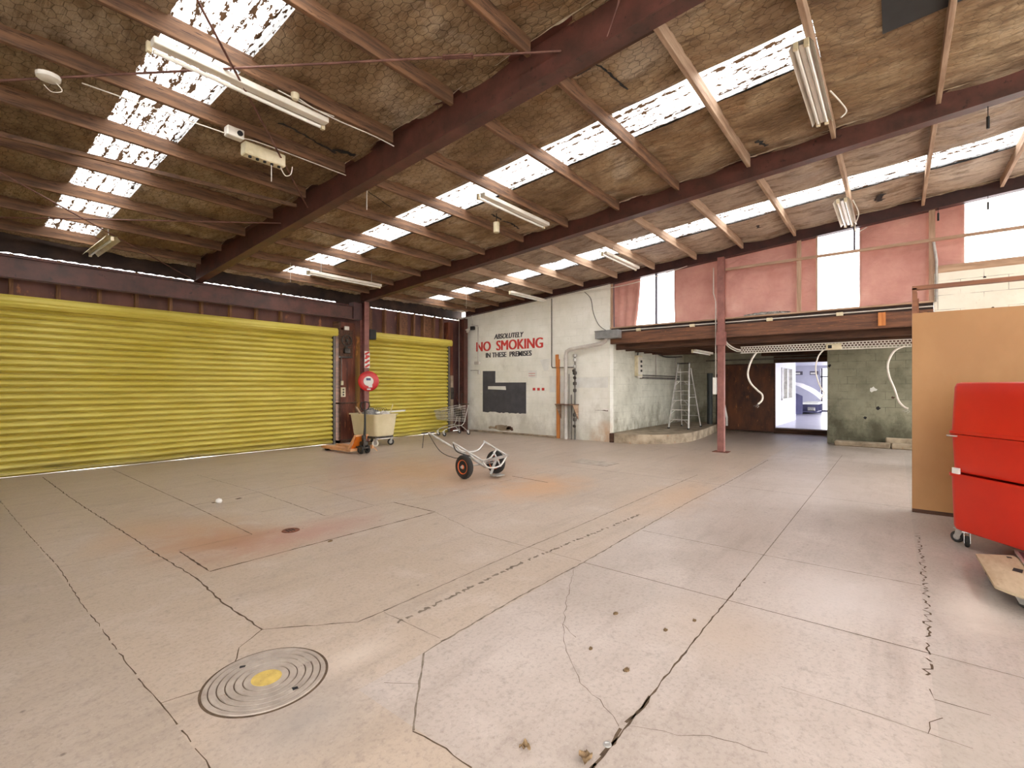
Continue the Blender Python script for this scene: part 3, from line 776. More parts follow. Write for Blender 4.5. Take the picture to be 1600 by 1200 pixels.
m = MB(); m.box(-1.8, -1.6, 9.2, 12.06, 0, 4.35); m.box(-1.8, -1.6, -3.5, 0.5, 3.0, 5.0); m.box(-1.8, -1.6, 0.5, 9.2, 0, 4.4); struct('wall_unseen_front', m, M['wallwhite'], smooth=0)  # unseen end wall, added to cut daylight; opening placed for the light
m = MB(); m.box(-1.8, 7.6, -3.7, -3.5, 0, 3.4); m.box(-1.8, 7.6, -3.7, -3.5, 4.9, 5.5); m.box(7.6, 12.3, -3.7, -3.5, 2.4, 5.5); struct('wall_unseen_right', m, M['wallwhite'], smooth=0)  # unseen side wall, added with gaps that shape the incoming daylight
def roller(name, x0, x1, ztop, y, label, gap=0.02, box_h=0.21, seed=1):
    d = bpy.data.objects.new(name, None); COL.objects.link(d); d.location = (x0, y, 0); tag(d, label, kind='structure')
    W_ = x1 - x0; rnd = random.Random(seed)
    m = MB(); pitch = 0.118; nrow = int((ztop - gap) / pitch) + 3
    nx = int(W_ / 0.3); prof = []
    for r_ in range(nrow):
        for (a, b) in ((0.0, 0.0), (0.10, 0.016), (0.35, 0.028), (0.65, 0.026), (0.84, 0.014), (0.90, -0.006), (0.96, -0.006)):
            z = gap + (r_ + a) * pitch
            if z < ztop + 0.12: prof.append((z, -b * 2.4))
    off = [rnd.uniform(-0.004, 0.004) for _ in range(nx + 1)]
    vs = []; fs = []; k = len(prof)
    for i in range(nx + 1):
        for (z, b) in prof:
            zz = z
            wv = 0.012 * noise.noise(Vector((i * 0.3, z * 0.6, seed)))
            drop = max(0.0, 1 - z / 0.5) * 0.018 * noise.noise(Vector((i * 0.35, 0, seed * 3.0)))
            vs.append((W_ * i / nx, b + wv, max(0.0012, zz + drop)))
    for i in range(nx):
        for j in range(k - 1):
            fs.append((i * k + j, (i + 1) * k + j, (i + 1) * k + j + 1, i * k + j + 1))
    m.add(vs, fs)
    obj('door_curtain', m, M['yellow'], parent=d, smooth=50)
    m = MB()      # rolled hood across the top: folded channel
    zt = ztop
    poly = [(-0.02, zt + 0.01), (-0.16, zt - 0.005), (-0.20, zt + 0.05), (-0.185, zt + 0.075), (-0.20, zt + 0.1), (-0.19, zt + 0.16), (-0.15, zt + 0.205), (0.02, zt + 0.21)]
    vs = [(-0.06, a, b) for a, b in poly] + [(W_ + 0.08, a, b) for a, b in poly]; kk = len(poly)
    m.add(vs, [(i, i + 1, kk + i + 1, kk + i) for i in range(kk - 1)] + [tuple(range(kk))[::-1], tuple(range(kk, 2 * kk))])
    obj('door_hood', m, M['yellow'], parent=d, smooth=30)
    for x in (-0.035, W_ + 0.035):
        m = MB(); m.box(x - 0.04, x + 0.04, -0.075, -0.045, 0, ztop); m.box(x - 0.04, x - 0.03, -0.075, 0.05, 0, ztop); m.box(x + 0.03, x + 0.04, -0.075, 0.05, 0, ztop)
        obj('guide_rail', m, M['greypipe'], parent=d, smooth=0)
    return d
roller('door_1', -1.0, 6.99, 2.88, 11.76, 'long yellow corrugated roller door nearest the camera', seed=1, gap=0.002)
roller('door_2', 8.05, 11.2, 2.88, 11.76, 'shorter yellow roller door beside the white no smoking wall', seed=2, gap=0.001)
m = MB(); ibeam(m, (-1.55, 11.58, 3.54), (7.55, 11.58, 3.54), 0.36, 0.16)
obj('steel_lintel_beam', m, M['oxide'], label='dark red steel lintel beam running above the long yellow roller door', cat='beam', smooth=0)
t = thing('steel_column', 'red-brown steel column between the two yellow roller doors', 'column', (7.86, 11.55, 0))
m = MB(); m.box(-0.075, 0.075, -0.11, -0.095, 0, 3.88); m.box(-0.005, 0.005, -0.095, 0.095, 0, 3.88); m.box(-0.075, 0.075, 0.095, 0.11, 0, 3.88)
obj('column_shaft', m, M['oxide_pink'], t, smooth=0)
m = MB(); m.box(-0.13, 0.13, -0.15, 0.15, 0, 0.015); obj('base_plate', m, M['oxide'], t, smooth=0)
m = MB(); m.box(-0.36, -0.08, -0.02, 0.2, 3.38, 3.84); obj('end_bracket', m, M['oxide_dark'], t, smooth=0)
t = thing('steel_column', 'dark red steel column in the corner between short roller door and white wall', 'column', (11.78, 11.55, 0))
m = MB(); m.box(-0.09, 0.09, -0.11, -0.095, 0, 3.84); m.box(-0.005, 0.005, -0.095, 0.095, 0, 3.84); m.box(-0.09, 0.09, 0.095, 0.11, 0, 3.84)
obj('column_shaft', m, M['oxide'], t, smooth=0)
m = MB(); m.box(-0.13, 0.13, -0.15, 0.15, 0, 0.015); obj('base_plate', m, M['oxide'], t, smooth=0)
t = thing('steel_column', 'faded red steel post standing alone in front of the loft', 'column', (11.88, 3.2, 0))
m = MB(); m.box(-0.06, 0.06, -0.075, 0.075, 0.012, 4.57, bev=0.004); obj('column_shaft', m, M['oxide_pink'], t)
m = MB(); m.box(-0.075, 0.075, -0.1, 0.1, 2.5, 2.82, bev=0.006); obj('bracket', m, M['oxide_pink'], t)
m = MB(); m.box(-0.14, 0.14, -0.17, 0.17, 0, 0.012); obj('base_plate', m, M['rustwall'], t, smooth=0)
# black motor plate beside the short door, chain operator beside the long door
m = MB(); m.box(8.0, 8.22, 11.50, 11.68, 2.86, 3.14, bev=0.01)
obj('motor_cover', m, M['blacksteel'], label='black steel cover plate at top left of the short yellow roller door', cat='cover')
t = thing('chain_operator', 'grey chain wheel operator at the top right end of the long yellow door', 'door operator', (7.38, 11.66, 2.45))
m = MB(); m.box(-0.2, 0.2, 0.03, 0.06, -0.12, 0.62); obj('back_plate', m, M['timber_dark'], t, smooth=0)
m = MB(); rg = [(0.145 * math.cos(a * math.pi / 12), 0.0, 0.33 + 0.145 * math.sin(a * math.pi / 12)) for a in range(24)]
m.tube(rg, 0.014, 8, closed=True)
for a in range(3): an = a * math.pi / 3; m.cyl((0.14 * math.cos(an), 0, 0.33 + 0.14 * math.sin(an)), (-0.14 * math.cos(an), 0, 0.33 - 0.14 * math.sin(an)), 0.009, 6)
m.cyl((0, 0.03, 0.33), (0, -0.03, 0.33), 0.035, 12); obj('hand_wheel', m, M['greasy'], t)
m = MB(); m.box(-0.09, 0.07, -0.06, 0.03, -0.02, 0.12, bev=0.015); m.cyl((-0.02, -0.02, 0.12), (-0.02, -0.02, 0.2), 0.03, 10); m.box(-0.22, 0.14, -0.05, 0.03, -0.14, -0.1); obj('gearbox', m, M['greasy'], t)
m = MB(); m.box(-0.07, 0.07, -0.01, 0.04, 0.62, 0.72, bev=0.006); obj('junction_box', m, M['white_enamel'], t)
t = thing('door_switch', 'small white door control switch on the rusty panel beside the long door', 'switch', (7.3, 11.80, 1.25))
m = MB(); m.box(-0.07, 0.07, -0.1, 0, 0, 0.26, bev=0.008); obj('housing', m, M['cream'], t)
for z in (0.06, 0.13, 0.2):
    m = MB(); m.cyl((0, -0.1, z), (0, -0.115, z), 0.022, 12); obj('push_button', m, M['greasy'], t)
m = MB(); m.box(-0.05, 0.02, -0.08, 0, 0.32, 0.44, bev=0.006); obj('isolator', m, M['cream'], t)
m = MB(); m.cyl((-0.015, -0.03, 0.44), (-0.015, -0.03, 1.1), 0.012, 6); obj('conduit', m, M['greypipe'], t)

# hose reel and striped warning sign on the column
t = thing('fire_hose_reel', 'round red fire hose reel on the column between the roller doors', 'hose reel', (7.86, 11.36, 1.68), R(-35))
F = axis_xf((0, 0.03, 0), (0, -1, 0))
m = MB(); m.lathe([(0.04, -0.02), (0.27, -0.02), (0.275, 0.0), (0.27, 0.012), (0.22, 0.018), (0.12, 0.012)], 36, F); m.lathe([(0.27, 0.13), (0.275, 0.145), (0.25, 0.16), (0.14, 0.155), (0.135, 0.17)], 36, F)
m.lathe([(0.135, 0.0), (0.135, 0.16)], 24, F); obj('drum', m, M['redreel'], t)
m = MB()
for k in range(4): m.lathe([(0.17 + 0.02 * math.cos(a), 0.035 + 0.033 * k + 0.016 * math.sin(a)) for a in [j * math.pi / 4 for j in range(9)]], 28, F)
m.lathe([(0.19, 0.015), (0.235, 0.03), (0.245, 0.07), (0.235, 0.12), (0.19, 0.135)], 32, F); obj('hose', m, M['blacksteel'], t)
m = MB(); m.lathe([(0.0, 0.172), (0.132, 0.172), (0.135, 0.165)], 28, F); obj('centre_label', m, M['whitepaint'], t)
m = MB(); m.box(-0.06, 0.06, -0.152, -0.146, 0.02, 0.085); obj('printed_mark', m, M['navy'], t, smooth=0)
m = MB(); m.box(0.0, 0.1, -0.16, -0.15, -0.17, -0.09); m.box(-0.04, 0.06, -0.16, -0.15, -0.24, -0.2); obj('tag', m, M['whitepaint'], t, smooth=0)
m = MB(); m.box(-0.05, 0.05, 0.03, 0.09, -0.1, 0.1); obj('mounting_bracket', m, M['redreel'], t, smooth=0)
t = thing('warning_sign', 'red and white diagonally striped sign on the column above the hose reel', 'sign', (7.86, 11.43, 2.05))
m = MB(); m.box(-0.085, 0.085, -0.006, 0, 0, 0.46); obj('sign_board', m, M['whitepaint'], t, smooth=0)
m = MB(); yy = -0.0075
for z0 in (-0.02, 0.10, 0.22, 0.34):
    poly = [(-0.08, z0 + 0.02), (-0.02, z0 + 0.02), (0.08, z0 + 0.09), (0.08, z0 + 0.125), (0.03, z0 + 0.125), (-0.08, z0 + 0.055)]
    poly = [(x, min(max(z, 0.008), 0.452)) for x, z in poly]
    m.add([(x, yy, z) for x, z in poly], [tuple(range(6))])
obj('stripes', m, M['letter_red'], t, smooth=0)
m = MB(); m.box(-0.05, 0.05, -0.009, -0.007, 0.29, 0.35); obj('sign_symbol', m, M['letter_red'], t, smooth=0)
# narrow ladder frame leaning behind the column
t = thing('wall_ladder', 'narrow rusty ladder frame fixed beside the column left of the short door', 'ladder', (7.99, 11.62, 0))
for x in (-0.02, 0.0):
    pass
for x in (-0.015,):
    m = MB(); m.cyl((0.0, 0.02, 0.3), (0.0, 0.02, 2.86), 0.014, 8); obj('rail', m, M['rustwall'], t)
for z in (0.7, 1.1, 1.9, 2.3, 2.7):
    m = MB(); m.cyl((-0.12, 0.02, z), (0.03, 0.02, z), 0.012, 8); obj('rung', m, M['galv'], t)
# fittings right of the short door
t = thing('door_latch_post', 'pale worn timber jamb board at the right edge of the short yellow door', 'jamb', (11.33, 11.68, 0))
m = MB(); m.box(-0.05, 0.07, -0.02, 0.08, 0.15, 1.9); obj('jamb_board', m, M['concrete'], t, smooth=0)
m = MB(); m.box(-0.06, 0.08, -0.06, -0.02, 1.1, 1.5, bev=0.01); obj('latch_box', m, M['greasy'], t)

# ------------------------------------------------------------------ white wall with lettering (x = 12)
wb = MB()
ya, yb = 6.14, 12.3
poly = [(ya, 0), (yb, 0), (yb, rz(yb, 3.95)), (ya, rz(ya, 3.95))]
wb.add([(12.0, y, z) for y, z in poly] + [(12.2, y, z) for y, z in poly], [(0, 3, 2, 1), (4, 5, 6, 7), (0, 1, 5, 4), (1, 2, 6, 5), (2, 3, 7, 6), (3, 0, 4, 7)])
wback = struct('wall_back', wb, M['wallwhite'], smooth=0)
XW = 12.0
def wpoly(name, pts, m, x=XW - 0.004, parent=wback, label=None):
    mb = MB(); n_ = len(pts)
    mb.add([(x, y, z) for y, z in pts], [tuple(range(n_))])
    return struct(name, mb, m, parent=parent, label=label, smooth=0)
def text(name, body, y0, y1, z0, z1, m, shear=0.0, bold=0.0, thick=0.012, space=1.0, wspace=1.0, parent=wback, label=None):
    c = bpy.data.curves.new('tmp_text', 'FONT'); c.body = body; c.size = 1.0; c.shear = shear; c.offset = bold
    c.extrude = 0.0; c.space_character = space; c.space_word = wspace; c.resolution_u = 4
    o = bpy.data.objects.new('tmp_text', c); COL.objects.link(o)
    dg = bpy.context.evaluated_depsgraph_get(); me = bpy.data.meshes.new_from_object(o.evaluated_get(dg))
    bpy.data.objects.remove(o)
    xs = [v.co.x for v in me.vertices]; ys = [v.co.y for v in me.vertices]
    ax, bx, ay, by = min(xs), max(xs), min(ys), max(ys)
    for v in me.vertices:
        u = (v.co.x - ax) / (bx - ax); w = (v.co.y - ay) / (by - ay)
        v.co = (XW - 0.005, y0 + (y1 - y0) * u, z0 + (z1 - z0) * w)
    n0 = len(me.vertices); V = [tuple(v.co) for v in me.vertices]; Fc = [tuple(p.vertices) for p in me.polygons]
    me = bpy.data.meshes.new(name); allv = []; allf = []
    for q, dy in enumerate((-thick, 0.0, thick)):
        allv += [(x - 0.0003 * q, y + dy, z) for x, y, z in V]; allf += [tuple(i + q * n0 for i in f) for f in Fc]
    me.from_pydata(allv, [], allf)
    me.materials.append(m); me.update()
    o = bpy.data.objects.new(name, me); COL.objects.link(o); o.parent = parent
    if label: o['label'] = label
    return o
text('painted_lettering', 'ABSOLUTELY', 10.35, 9.13, 3.09, 3.255, M['letter_black'], shear=0.25, bold=0.008, thick=0.01, label='black slanted word ABSOLUTELY')
text('painted_lettering', 'NO  SMOKING', 11.14, 8.40, 2.715, 3.035, M['letter_red'], bold=0.0, thick=0.02, label='large red words NO SMOKING')
text('painted_lettering', 'IN THESE  PREMISES', 10.71, 8.82, 2.49, 2.655, M['letter_black'], bold=0.008, thick=0.01, label='black words IN THESE PREMISES')
def ragged(pts, amt, seed, n=14, only=None):
    rnd = random.Random(seed); out = []
    for i, (a, b) in enumerate(zip(pts, pts[1:] + pts[:1])):
        k = n if (only is None or i in only) else 1
        for j in range(k):
            t_ = j / k; out.append((a[0] + (b[0] - a[0]) * t_ + (rnd.uniform(-amt, amt) if j and k > 1 else 0), a[1] + (b[1] - a[1]) * t_ + (rnd.uniform(-amt, amt) if j and k > 1 else 0)))
    return out
wpoly('dark_paint_patch', ragged([(10.86, 2.05), (10.30, 2.04), (10.30, 1.66), (9.03, 1.66), (9.03, 0.68), (10.86, 0.68)], 0.02, 3, 22, only=(4,)), M['dark_paint'], label='charcoal painted patch with ragged lower edge')
wpoly('white_strip', [(10.62, 1.54), (9.86, 1.54), (9.84, 1.42), (10.62, 1.44)], M['whitepaint'], x=XW - 0.007)
for y in (8.72, 8.55, 8.38): wpoly('red_dash', [(y + 0.055, 1.49), (y - 0.045, 1.49), (y - 0.045, 1.41), (y + 0.055, 1.41)], M['letter_red'])
wpoly('notice', [(9.0 - 0.05, 2.03), (8.62, 2.03), (8.62, 1.80), (8.95, 1.80)], M['whitepaint'], label='small faded white notice')
for z in (1.93, 1.86): wpoly('notice_line', [(8.93, z + 0.012), (8.68, z + 0.012), (8.68, z), (8.93, z)], M['letter_red'], x=XW - 0.0065)
wpoly('pale_patch', [(8.5, 2.35), (8.1, 2.38), (8.2, 2.02), (8.35, 2.0)], M['whitepaint'])
wpoly('pale_patch', [(8.15, 1.85), (7.6, 1.85), (7.6, 0.96 + .4), (8.15, 1.36)], M['whitepaint'])
wpoly('pale_panel', [(7.27, 1.79), (6.2, 1.79), (6.2, 1.50), (7.27, 1.50)], M['whitepaint'], label='whiter repainted rectangle')
wpoly('scuff', ragged([(10.6, 0.12), (9.7, 0.10), (9.7, 0.24), (10.1, 0.28), (10.6, 0.18)], 0.03, 8, 6), M['concrete'])
wpoly('scuff', ragged([(9.85, 0.14), (9.55, 0.12), (9.57, 0.23), (9.8, 0.25)], 0.02, 9, 5), M['timber_dark'])
wpoly('crack', ragged([(6.6, 0.86), (6.2, 0.85), (6.2, 0.875), (6.5, 0.875)], 0.008, 5, 5), M['timber_dark'])
m = MB(); m.box(11.96, 12.0, 7.9, 11.5, 0, 0.06, bev=0.01); struct('baseboard_back', m, M['concrete'], smooth=0)

# ------------------------------------------------------------------ alcove under the loft, rear wall, olive block wall
m = MB(); m.box(12.2, 18.1, 6.14, 6.34, 0, 2.95)
walc = struct('wall_alcove', m, M['wallalcove'], smooth=0)
m = MB(); XR = 17.9
m.box(XR, XR + 0.2, 4.65, 6.4, 0, 3.0); m.box(XR, XR + 0.2, 3.14, 4.65, 0, 3.0); m.box(XR, XR + 0.2, 1.3, 3.14, 2.32, 3.0); m.box(XR, XR + 0.2, 0.6, 1.66, 0, 3.0)
wrear = struct('wall_rear', m, M['wallrear'], smooth=0)
m = MB(); m.box(15.55, 15.75, -3.0, 1.45, 0, 3.0); m.box(15.75, XR, 1.25, 1.45, 0, 3.0)
wgr = struct('wall_green', m, M['wallgreen'], smooth=0)
def wspot(y, z, r, mm, seed, x=15.545, par=wgr, name='wall_scar'):
    rnd = random.Random(seed); mb = MB()
    mb.add([(x, y + r * rnd.uniform(0.5, 1.1) * math.cos(a * 0.63), z + r * rnd.uniform(0.4, 1.0) * math.sin(a * 0.63)) for a in range(10)], [tuple(range(10))[::-1]])
    struct(name, mb, mm, parent=par, smooth=0)
wspot(0.35, 0.98, 0.06, M['black'], 1); wspot(0.62, 0.72, 0.045, M['black'], 2); wspot(0.46, 1.46, 0.09, M['whitepaint'], 3); wspot(1.40, 2.1, 0.05, M['black'], 4); wspot(0.05, 1.25, 0.04, M['timber_dark'], 5)
m = MB(); m.box(12.0, 12.3, -4.0, -0.57, 0, 3.66)
wup = struct('wall_right_back', m, M['wallupper'], smooth=0)
wspot(-1.35, 2.93, 0.035, M['black'], 6, 11.995, wup); wspot(-1.46, 2.91, 0.015, M['black'], 7, 11.995, wup); wspot(-1.1, 3.45, 0.03, M['black'], 8, 11.995, wup); wspot(-1.25, 3.5, 0.03, M['black'], 9, 11.995, wup)
# sliding door, rails, door surround
t = thing('sliding_door', 'brown rusted sheet steel sliding door on the rear wall left of the opening', 'door', (XR - 0.08, 3.9, 0))
m = MB(); m.box(-0.03, 0.02, -0.77, 0.85, 0.03, 2.28); obj('door_leaf', m, M['rustdoor'], t, smooth=0)
m = MB(); m.box(-0.05, 0.03, -0.77, 0.85, 2.26, 2.30); m.box(-0.05, 0.02, -0.77, 0.85, 0.02, 0.05); m.box(-0.05, 0.02, -0.80, -0.76, 0.02, 2.3); obj('door_frame', m, M['timber_dark'], t, smooth=0)
m = MB(); m.box(-0.09, -0.03, -2.0, 1.4, 2.42, 2.47); obj('track', m, M['greypipe'], t, smooth=0)
m = MB(); m.box(XR - 0.14, XR - 0.002, 1.46, 3.14, 2.31, 2.52); m.box(XR - 0.2, XR - 0.002, 1.46, 3.5, 2.55, 2.72)
obj('timber_lintel', m, M['timber_dark'], label='rough dark timber lintel above the bright doorway', cat='lintel', smooth=0)
m = MB(); m.box(XR - 0.12, XR + 0.3, 1.66, 3.14, 0.0, 0.15)
obj('door_step', m, M['timber_dark'], label='dark timber step at the foot of the bright doorway', cat='step', smooth=0)
# loft: deck, edge joist, clutter on the edge
m = MB(); m.box(12.1, 18.1, -3.0, 6.35, 2.90, 2.96)
struct('ceiling_loft', m, M['timber_dark'], smooth=0)
m = MB(); m.box(12.0, 12.09, -0.56, 6.13, 2.70, 3.00, bev=0.004)
obj('edge_joist', m, M['timber_red'], label='long red-brown timber joist along the front edge of the loft', cat='joist', smooth=0)
for k, x in enumerate((12.35, 12.95, 13.6, 14.25, 14.9, 15.5)):
    m = MB(); m.box(x, x + 0.07, -0.5 if x < 15.4 else 1.46, 6.13, 2.56, 2.90)
    obj('loft_joist', m, M['timber_dark'], label='dark timber joist under the loft, %s back from the front edge' % ordinal(k), cat='joist', group='joists under the loft', smooth=0)
m = MB(); m.box(11.93, 11.998, 0.15, 0.27, 2.74, 3.0, bev=0.004)
obj('timber_block', m, M['plank'], label='short orange timber block fixed upright on the loft edge joist', cat='timber block', smooth=0)
m = MB(); m.box(11.97, 12.16, -0.56, 6.13, 3.125, 3.155)
RP = mat('pale_sill_timber', (190, 160, 134), (150, 120, 96), 3, 0.75, bump=0.2, stretch=(6, 0.6, 6))
struct('trim_4', m, RP, smooth=0)
m = MB(); m.box(12.05, 12.16, -0.56, 6.13, 3.0, 3.125); struct('trim_6', m, M['eaves'], smooth=0)
t = thing('edge_conduit', 'pale horizontal conduit running along the loft edge above the joist', 'conduit', (11.98, 2.8, 3.05))
m = MB(); m.cyl((0, 3.3, 0.0), (0, -3.35, -0.0), 0.014, 8); obj('pipe', m, M['whitepipe'], t)
for y in (2.5, 1.1, -0.6, -1.9):
    m = MB(); m.box(-0.04, 0.015, y - 0.06, y + 0.06, -0.05, 0.02, bev=0.006); obj('junction_box', m, M['cream'], t)
# glazed band behind the pink cloth (x = 12.25), cloth sheets, rail, posts
def pane(i, y0, y1, z0, lab):
    m = MB(); zt = lambda y: rz(y, 3.95)
    m.add([(12.25, y0, z0), (12.25, y1, z0), (12.25, y1, zt(y1)), (12.25, y0, zt(y0))], [(0, 1, 2, 3)])
    o = struct('window_%d' % i, m, M['pane'], label=lab, smooth=0)
    f_ = MB()
    for y in (y0, y1): f_.box(12.2, 12.27, y - 0.02, y + 0.02, z0, zt(y))
    f_.box(12.2, 12.27, min(y0, y1), max(y0, y1), z0 - 0.02, z0 + 0.03)
    struct('window_frame', f_, M['frame_dark'], parent=o, smooth=0)
pane(4, 6.12, 4.2, 3.16, 'bright clear window at the left end above the loft')
pane(5, 4.2, -0.56, 3.16, 'glazed strip behind the pink cloth above the loft')
pane(6, -0.56, -3.4, 3.80, 'bright window above the cream block wall')
m = MB(); m.box(12.0, 12.2, -3.4, -0.56, 3.66, 3.80); struct('trim_5', m, RP, smooth=0)
def cloth(y0, y1, zb, label, seed, zt_off=0.0, drape=0.02, gather=0.0, nu=None, x=12.18):
    m = MB(); nu = nu or max(8, int(abs(y1 - y0) / 0.06)); nv = 26
    def fn(u, v):
        y = y0 + (y1 - y0) * u
        zt = rz(y, 4.02) - zt_off; z = zb + (zt - zb) * v
        d = drape * noise.noise(Vector((y * 1.3 + seed, z * 1.8, seed * 2.0))) + 0.4 * drape * noise.noise(Vector((y * 6 + z * 3, z * 1.4, seed)))
        if gather:
            c = y0 - 0.1; k = gather * (1 - v) ** 1.5
            y = y + (c - y) * k * 0.55; d += 0.05 * math.sin(u * 19) * (0.3 + k)
        zz = z + (0.03 * noise.noise(Vector((y * 3, 0, seed))) if v == 0 else 0)
        return (x + d - 0.01, y, zz)
    m.grid(fn, nu, nv)
    o = obj('pink_cloth_sheet', m, M['cloth'], label=label, cat='cloth sheet', smooth=80, group='pink cloth over the loft windows')
    md = o.modifiers.new('thickness', 'SOLIDIFY'); md.thickness = 0.002
    return o
cloth(6.1, 5.32, 3.14, 'gathered pink cloth hanging beside the left window above the loft', 1, drape=0.03, gather=0.35)
cloth(4.42, 3.25, 3.14, 'pink cloth sheet between the left bright window and the lone red post', 2, drape=0.05)
cloth(3.2, 1.66, 3.14, 'torn pink cloth sheet right of the lone red post', 3, drape=0.05)
cloth(1.63, 1.32, 3.14, 'narrow pink cloth strip left of the tall middle window gap', 4)
cloth(0.58, -0.50, 3.14, 'wide pink cloth sheet right of the tall middle window gap', 5, drape=0.05)
cloth(-0.56, -1.0, 3.80, 'small pink cloth piece above the cream block wall', 6)
# window posts and rail
posts = [(6.11, 0.05, 3.155, 'timber_pale', 'pale post at the corner where the loft window band begins'), (4.84, 0.05, 3.155, 'frame_dark', 'slim dark mullion in the left bright window above the loft'),
         (1.64, 0.08, 3.155, 'timber_pale', 'pale timber stud between pink sheets left of the tall middle window gap'), (1.31, 0.03, 3.155, 'timber_pale', 'thin pale batten edging the tall middle window gap'),
         (0.66, 0.035, 4.30, 'frame_dark', 'short dark mullion at the top of the tall middle window gap'), (-0.54, 0.09, 3.155, 'timber_pale', 'pale timber post left of the cream block wall')]
M['post_pale'] = mat('pale_stud_timber', (186, 158, 136), (150, 120, 98), 3, 0.75, bump=0.2, stretch=(6, 6, 0.6)); M['rail_pale'] = mat('pale_rail_timber', (186, 158, 136), (150, 120, 98), 3, 0.75, bump=0.2, stretch=(6, 0.6, 6))
for y, w, z0, mm, l in posts:
    mm = 'post_pale' if mm == 'timber_pale' else mm
    m = MB(); m.box(12.02, 12.09, y - w / 2, y + w / 2, z0, rz(y, 3.93)); obj('window_post', m, M[mm], label=l, cat='post', smooth=0)
m = MB(); m.box(11.99, 12.02, -3.3, 3.14, 4.27, 4.33, bev=0.003)
obj('window_rail', m, M['rail_pale'], label='long horizontal timber rail crossing the pink cloth and windows', cat='rail', smooth=0)
m = MB(); m.tube([(11.98, -0.60, 3.13), (11.98, -0.60, 3.9), (11.98, -0.56, 4.25)], 0.022, 8)
obj('flexible_duct', m, M['galv'], label='grey flexible conduit running down the post beside the cream block wall', cat='conduit')

# ------------------------------------------------------------------ things on the white wall
m = MB(); m.box(-0.055, 0.055, -0.03, 0.03, 0, 2.42, bev=0.004)
t = thing('timber_plank', 'tall orange pine plank leaning upright against the white wall', 'plank', (11.93, 7.82, 0.0), R(-90))
m = MB(); m.bar((0.03, 0.0, 0.002), (-0.01, 0.05, 2.34), 0.11, 0.04, up=(0, 1, 0), bev=0.003); obj('plank_board', m, M['plank'], t)
m = MB(); m.bar((-0.01, 0.01, 2.1), (-0.04, 0.035, 2.48), 0.10, 0.035, up=(0, 1, 0), bev=0.003); obj('short_board', m, M['plank'], t)
t = thing('waste_pipe', 'fat white painted drain pipe bending along the wall below the grey duct', 'pipe', (11.88, 7.5, 0))
m = MB(); P = [(0, 0, 0), (0, 0, 2.42), (0, -0.03, 2.55), (0, -0.14, 2.6), (0, -1.15, 2.72), (0, -1.28, 2.78), (0, -1.33, 2.9)]
m.tube(P, 0.055, 14); obj('pipe_run', m, M['whitepipe'], t)
for z in (0.02, 1.25, 2.28):
    m = MB(); m.cyl((0, 0, z), (0, 0, z + 0.09), 0.064, 16); obj('pipe_socket', m, M['whitepipe'], t)
t = thing('grey_duct_box', 'square grey duct box at the corner of the white wall under the cloth', 'duct', (11.86, 6.1, 2.84))
m = MB(); m.box(-0.14, 0.12, -0.32, 0.36, 0, 0.2, bev=0.008); obj('duct_body', m, M['greybox'], t)
m = MB(); m.box(-0.15, 0.12, -0.33, 0.37, 0.2, 0.22); obj('duct_lid', m, M['greybox'], t)
t = thing('valve_pipework', 'grey water pipes with valves and meters beside the fat drain pipe', 'pipework', (11.9, 7.2, 0))
m = MB(); m.cyl((0, 0.12, 0), (0, 0.12, 1.3), 0.02, 8); m.cyl((0, 0.0, 0), (0, 0.0, 2.4), 0.028, 10); m.cyl((0, 0.2, 0.05), (0, 0.2, 1.9), 0.012, 8); obj('pipe_run', m, M['greypipe'], t)
for z, r_ in ((2.42, 0.06), (2.3, 0.05), (2.1, 0.045), (1.92, 0.06), (1.62, 0.055), (1.42, 0.05), (0.72, 0.05), (0.58, 0.05)):
    m = MB(); m.lathe([(0.0, -0.05), (r_ * .7, -0.05), (r_, -0.03), (r_, 0.03), (r_ * .7, 0.05), (0, 0.05)], 12, Matrix.Translation((-0.01, 0, z))); obj('pipe_fitting', m, M['galv'] if z > 1.95 else M['greasy'], t)
for z, yy in ((1.98, 0.0), (1.78, -0.03), (0.4, -0.02)):
    m = MB(); m.cyl((0, yy, z), (-0.09, yy - 0.02, z), 0.018, 8); m.lathe([(0.0, -0.008), (0.05, -0.008), (0.05, 0.008), (0, 0.008)], 10, axis_xf((-0.1, yy - 0.02, z), (1, 0, 0.4))); obj('valve_wheel', m, M['greasy'], t)
t = thing('corner_shelf', 'small triangular timber shelf wrapped around the pipes on the white wall', 'shelf', (11.99, 7.4, 1.0))
m = MB(); m.prism([(0, 0.42), (0, -0.28), (-0.33, -0.16), (-0.33, 0.34)], 0.0, 0.025); obj('shelf_board', m, M['timber'], t, smooth=0)
for y in (0.34, -0.24):
    m = MB(); m.add([(0, y, 0), (-0.3, y, 0), (0, y, -0.42), (0, y - 0.02, 0), (-0.3, y - 0.02, 0), (0, y - 0.02, -0.42)], [(0, 1, 2), (3, 5, 4), (0, 3, 4, 1), (1, 4, 5, 2), (2, 5, 3, 0)]); obj('shelf_bracket', m, M['timber_pale'], t, smooth=0)
m = MB(); m.tube([(11.98, 8.06, 4.18), (11.98, 8.06, 2.14), (11.975, 8.03, 2.1), (11.97, 7.25, 2.09)], 0.016, 8)
obj('wall_conduit', m, M['greypipe'], label='thin grey conduit dropping down the white wall right of the lettering', cat='conduit')
t = thing('corner_lamp', 'small spotlight on a white stem at the left edge of the white wall', 'lamp', (11.9, 11.25, 3.0))
m = MB(); m.cyl((0.07, -0.2, 0.55), (0.07, -0.2, -0.62), 0.016, 8); m.cyl((0.07, -0.2, 0.58), (0.07, 0.1, 0.66), 0.012, 8); m.cyl((0.05, 0.02, 0.6), (0.0, 0.02, 0.95), 0.01, 6); obj('stem', m, M['whitepipe'], t)
